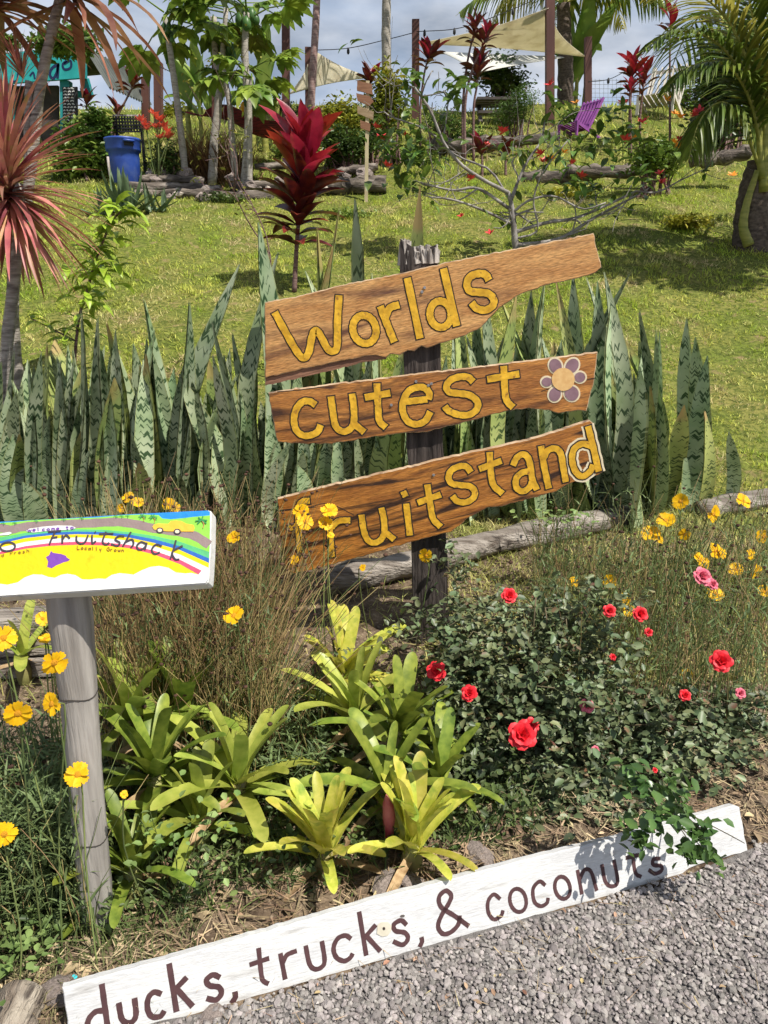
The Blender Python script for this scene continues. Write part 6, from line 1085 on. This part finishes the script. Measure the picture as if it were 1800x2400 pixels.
for r_i in range(11):
    y = 208 + r_i * 7.4; m_ = MB(); x = 149
    while x < 174: L = rnd.uniform(3, 9); stroke_geo(m_, [pc.uv(x, y + rnd.uniform(-1, 1)), pc.uv(x + L * .5, y - 2), pc.uv(min(178, x + L), y + rnd.uniform(-1, 1))], 2.2 * mpp(pc.o), .002, .001); x += L + 3
    o = link(bpy.data.objects.new('chalk_line', m_.mesh('chalk_line', CHW, False)), cb, pc.mat()); struct(o, 'stuff')
for sx in (150, 178): pole('leg', sx, 300, SH - .33, .06, DWOOD, cb)

# ================================================================ POSTS, SAILS, LIGHTS
PB = mat('brown_post_paint', (.085, .034, .026), (.13, .055, .042), scale=4, rough=.6, stretch=(1, 1, .3)); 
for lab, px, y0, D, w in (('short brown post with maroon ti leaves against it left of the lone post', 341, 182, 17, .14), ('brown post standing alone left of the thin papaya', 371, 147, 17, .155), ('tall brown post at the left of the small shade sail', 670, 38, 17.5, .155), ('brown post holding the upper corner of the small shade sail', 724, 112, 18, .155), ('brown post left of the large shade sail', 974, 47, 18, .155), ('tallest brown post in front of the large shade sail', 1289, -60, 17.5, .17), ('brown post at the right corner of the large shade sail', 1378, 88, 20, .155), ('slim brown post half hidden by the second papaya trunk', 503, 88, 13.4, .08)):
    t = tag(pole('post', px, y0, D, w, PB, None), lab, 'post', 'brown posts on the hilltop')
SAIL = mat('sail_cloth', (.74, .68, .52), (.82, .76, .60), scale=3, rough=.8, trans=.55, c3=(.66, .59, .43), c3scale=4, c3lo=.5, c3hi=.7); SAILW = mat('white_sail_cloth', (.72, .71, .66), rough=.8, trans=.3)
def sail(label, cs, m, sag=.08):
    C3 = [at(x, y, D) for x, y, D in cs]; n = 14; V = []; idx = {}; cen = sum(C3) / 3
    for i_ in range(n + 1):
        for j in range(n + 1 - i_):
            a, b = i_ / n, j / n; c_ = 1 - a - b; p = C3[0] * c_ + C3[1] * a + C3[2] * b; e = max(0, 1 - 27 * a * b * c_); edge = (a * b + b * c_ + a * c_) * 3; pull = sag * edge * (1.4 - 14 * a * b * c_); p = p + (cen - p) * max(0, pull) - np.array([0, 0, .25 * a * b * c_ * 27 * .3]); idx[i_, j] = len(V); V.append(p)
    T = [[idx[i_, j], idx[i_ + 1, j], idx[i_, j + 1]] for i_ in range(n) for j in range(n - i_)] + [[idx[i_ + 1, j], idx[i_ + 1, j + 1], idx[i_, j + 1]] for i_ in range(n) for j in range(n - i_ - 1)]
    mb = MB(); mb.add(V, None, T); o = tag(mb.build('shade_sail', m), label, 'shade sail', 'shade sails'); md_ = o.modifiers.new('thick', 'SOLIDIFY'); md_.thickness = .012; return o
sail('large beige shade sail stretched between the tall posts', [(978, 102, 18), (1286, 18, 17.4), (1374, 133, 20)], SAIL, .16); sail('small beige shade sail left of the round bush', [(676, 222, 17.5), (728, 113, 18), (872, 182, 19.5)], SAIL, .18); sail('white shade sail below the large beige one', [(1030, 120, 20.5), (1110, 172, 18.6), (1340, 132, 21)], SAILW, .12)
WIRE = mat('black_wire', (.02, .02, .022), rough=.6)
def string_light(label, pts, D, bulbs):
    P = [at(x, y, D) for x, y in pts]; mb = MB(); tube(mb, spline(P, 24), .008, 4); o = tag(mb.build('string_light', WIRE), label, 'string lights', 'string lights')
    for x, y in bulbs: m2 = MB(); c = at(x, y, D); tube(m2, [c + [0, 0, .05], c, c - [0, 0, .05], c - [0, 0, .08]], [.015, .03, .032, .008], 7); m2.build('bulb', WIRE, o)
string_light('string of lights from the small sail post to the large sail post', [(728, 118), (815, 113), (905, 93), (972, 76)], 18, [(816, 118)]); string_light('string of lights rising right above the large shade sail', [(976, 74), (1065, 68), (1140, 46), (1250, 0), (1289, -30)], 17.8, [(995, 76), (1065, 72), (1140, 52), (1202, 26)]); string_light('sagging string of lights right of the right sail post', [(1378, 192), (1426, 186), (1470, 165), (1560, 120)], 19.5, [(1426, 188)]); string_light('thin cable between the lone post and the papaya trunks', [(372, 155), (420, 175), (500, 185)], 16.5, []); string_light('cable from the tall left post down to the lone post', [(372, 225), (425, 262), (500, 275)], 16.5, [])
for lab, px, D, pts, r, m in (('tall pale palm trunk rising out of the top of the view', 905, 17, [(907, 190), (905, 90), (906, 0), (905, -160)], .105, PAPB), ('tall reddish slim palm trunk in front of the small shade sail', 735, 15, [(728, 280), (733, 180), (742, 20), (748, -150)], .075, mat('reddish_bark', (.22, .13, .12), (.40, .28, .25), scale=5, rough=.85, stretch=(2, 2, 9), bump=.3))):
    g0 = ground_at(px, D); t = thing('palm_trunk', lab, 'palm tree', g0); trunk(t, [g0] + [at(x, y, D) for x, y in pts], r, r * .8, m)
    c = at(pts[-1][0], pts[-1][1], D)
    for k in range(7): a = k * .9; v = np.array([math.cos(a) * 1.6, math.sin(a) * 1.6, 1.0]); frond(t, [c, c + v * .5, c + v * [1, 1, .7], c + v * [1.4, 1.4, .1]], 26, .6, .8, FROND, .05)
pg3 = ground_at(1325, 21); p3_ = thing('areca_palm', 'ragged palm with brown trunk behind the large shade sail', 'palm tree', pg3); trunk(p3_, [pg3, at(1325, 150, 21), at(1320, 10, 21)], .22, .16, PBARK); c = at(1322, 10, 21)
for k in range(9): a = k * .75; v = np.array([math.cos(a) * 1.9, math.sin(a) * 1.4, .55 + .3 * (k % 2)]); frond(p3_, [c, c + v * .5 + [0, 0, .15], c + v * [1, 1, .6], c + v * [1.4, 1.4, -.3]], 30, .8, 1.2, FRONDY if k % 2 else FROND, .06)
# maroon ti plants along the hilltop
for lab, pts, D, n, s, red in (('wilted brown ti plant leaning over the short post', [(270, 290), (300, 225), (325, 180)], 14.5, 16, .38, .1), ('small maroon ti plant above the lattice basket', [(262, 300), (270, 278), (276, 258)], 14.2, 12, .26, 0), ('maroon ti plant half hidden behind the shack corner', [(200, 300), (203, 260), (203, 235)], 14.6, 14, .35, 0), ('dark red ti plant poking out of the round bush', [(868, 260), (868, 210), (868, 180)], 13.6, 16, .36, .2), ('maroon ti plant against the post left of the large sail', [(985, 260), (992, 190), (1000, 150), (1012, 135)], 14.6, 20, .42, .4), ('tall maroon ti plant in front of the large sail, leftmost stalk', [(1085, 250), (1095, 150), (1108, 90), (1118, 62)], 13.8, 20, .34, .1), ('tall maroon ti plant in front of the large sail, right stalk', [(1090, 250), (1105, 170), (1130, 110), (1145, 85)], 13.6, 18, .34, .3), ('bushy maroon ti plant under the large sail', [(1110, 260), (1118, 200), (1124, 150)], 13.7, 24, .36, .05), ('dark purple ti plant low among the pale shrub branches', [(1130, 400), (1130, 370), (1128, 355)], 12.6, 16, .36, 0), ('second dark purple ti plant low behind the pale shrub', [(1185, 400), (1185, 375), (1185, 358)], 12.6, 16, .36, .05), ('red ti plant left of the white reclining chair', [(1475, 280), (1480, 210), (1485, 150)], 14.6, 24, .38, .6), ('second red ti plant under the palm fronds', [(1500, 280), (1505, 230), (1512, 165)], 14.9, 20, .36, .5), ('small red ti plant stalk beside the white chair', [(1478, 275), (1476, 235), (1478, 205)], 14.4, 14, .26, .4), ('dark red ti top high among the palm fronds', [(1570, 280), (1570, 120), (1572, 25)], 15, 16, .36, .4)):
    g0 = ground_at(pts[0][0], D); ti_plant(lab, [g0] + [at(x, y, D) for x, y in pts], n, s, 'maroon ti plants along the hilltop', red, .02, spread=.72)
# thin pole with small arrow boards
TAN = mat('tan_sign_wood', (.26, .18, .10), (.36, .26, .16), scale=6, rough=.8, stretch=(1, 6, 6)); ORW = mat('brown_sign_wood', (.20, .09, .05), (.28, .14, .08), scale=6, rough=.8, stretch=(1, 6, 6))
AD = 11.7; ag = ground_at(858, AD); ar = thing('arrow_sign', 'thin pale pole with small wooden arrow boards behind the ti plant', 'sign', ag); m2 = MB(); bar(m2, ag - [0, 0, .05], at(862, 190, AD), .05, .05, up=(0, 1, 0)); m2.build('pole', mat('pale_pole', (.42, .34, .20), (.52, .44, .28), scale=4, rough=.7), ar, False); pa = Plane(at(858, 250, AD - .04), (1, 0, 0), (0, -1, 0))
for o_, m in (([(837, 188), (872, 197), (874, 222), (837, 212)], ORW), ([(835, 218), (868, 226), (876, 238), (866, 248), (838, 236)], ORW), ([(838, 247), (876, 262), (875, 281), (838, 266)], TAN), ([(844, 281), (868, 290), (867, 308), (845, 300)], ORW)): slab('arrow_board', [pa.uv(*p) for p in roughen(o_, 6, .3, 3)], -.03, 0, m, ar, pa)
# chairs
def slat_chair(label, px, py, hpx, D, m1, m2_, yaw):
    g0 = ground_at(px, D); t = thing('slat_chair', label, 'chair', g0, 'reclining slat chairs on the hilltop'); s = hpx * mpp(g0) / .95; Rm = Matrix.Translation(g0) @ Matrix.Rotation(yaw, 4, 'Z') @ Matrix.Scale(s, 4)
    def piece(nm, a, b, w, tk, m): mb = MB(); bar(mb, a, b, w, tk, up=(1, 0, 0) if abs(a[0] - b[0]) < 1e-6 else (0, 0, 1)); link(bpy.data.objects.new(nm, mb.mesh(nm, m, False)), t, Rm)
    for k in range(6): x = -.27 + .108 * k; piece('back_slat', (x, .08, .22), (x * 1.1, .52, .98), .018, .085, m1)
    for k in range(6): x = -.27 + .108 * k; piece('seat_slat', (x, .22, .22), (x, -.38, .34), .018, .085, m1)
    for x in (-.33, .33): piece('leg', (x, -.36, 0), (x, -.36, .36), .05, .06, m2_); piece('leg', (x, .55, 0), (x, -.30, .30), .07, .035, m2_); piece('side_rail', (x, .06, .18), (x * 1.05, .54, 1.0), .035, .06, m2_)
    for z, y in ((.30, .10), (.90, .46)): piece('cross_rail', (-.34, y, z), (.34, y, z), .03, .06, m2_)
    return t
PURP = mat('purple_paint', (.22, .055, .25), (.30, .09, .34), scale=6, rough=.55); WSL = mat('white_slat', (.55, .50, .42), (.68, .63, .56), scale=6, rough=.6)
slat_chair('purple slatted reclining chair near the right sail post', 1352, 320, 82, 16.0, PURP, PURP, R(-58)); slat_chair('white and tan slatted reclining chair left of the palm', 1545, 290, 112, 17.6, WSL, WSL, R(-35))
# wire fence far right
fg = ground_at(1450, 21); fe = thing('wire_fence', 'thin wire mesh fence on the crest right of the purple chair', 'fence', fg); mb = MB()
for k in range(24): x = 1385 + k * 10; tube(mb, [at(x, 185, 20.8), at(x, 262, 20.8)], .005, 3, cap=False)
for k in range(8): y = 188 + k * 10; tube(mb, [at(1385, y, 20.8), at(1620, y, 20.8)], .005, 3, cap=False)
struct(mb.build('mesh_wires', mat('galvanised_wire', (.30, .31, .32), rough=.5), fe), 'stuff')
for k, x in enumerate((1386, 1500, 1618)): m2 = MB(); tube(m2, [ground_at(x, 20.8) - [0, 0, .1], at(x, 182, 20.8)], .02, 6); m2.build('stake', PB, fe)
# dark wooden table under the sail
wt = ground_at(1160, 17.5); tb_ = thing('picnic_table', 'dark wooden picnic table under the large shade sail', 'table', wt); c = at(1160, 240, 17.5)
for k in range(4): m2 = MB(); box(m2, c + [0, -.3 + .2 * k, 0], (.42, .09, .025)); m2.build('plank', DWOOD, tb_, False)
for sx in (-1, 1): m2 = MB(); bar(m2, [c[0] + sx * .32, c[1] - .3, wt[2] - .05], c + [sx * .32, .2, -.02], .08, .05); m2.build('leg', DWOOD, tb_, False); m2 = MB(); box(m2, c + [0, sx * .6, -.32], (.42, .12, .025)); m2.build('bench', DWOOD, tb_, False)
# pink flowers on stalks right of the purple chair
pf = thing('pink_flowers', 'pink flowers on thin stalks right of the purple chair', 'flowers', ground_at(1460, 14.2)); PKF = petal_burst('flower', mat('pink_petal', (.72, .05, .16), (.82, .16, .26), scale=9, rough=.5), 4); mb = MB()
for px, py in ((1460, 243), (1628, 272), (1640, 262)): p = at(px, py, 14.2); place(PKF, p, 0, 0, .12, 0, pf, 'flower'); g0 = ground_at(px, 14.2); m2 = MB(); tube(m2, [g0, p], .008, 4); m2.build('stalk', CSTEM, pf)
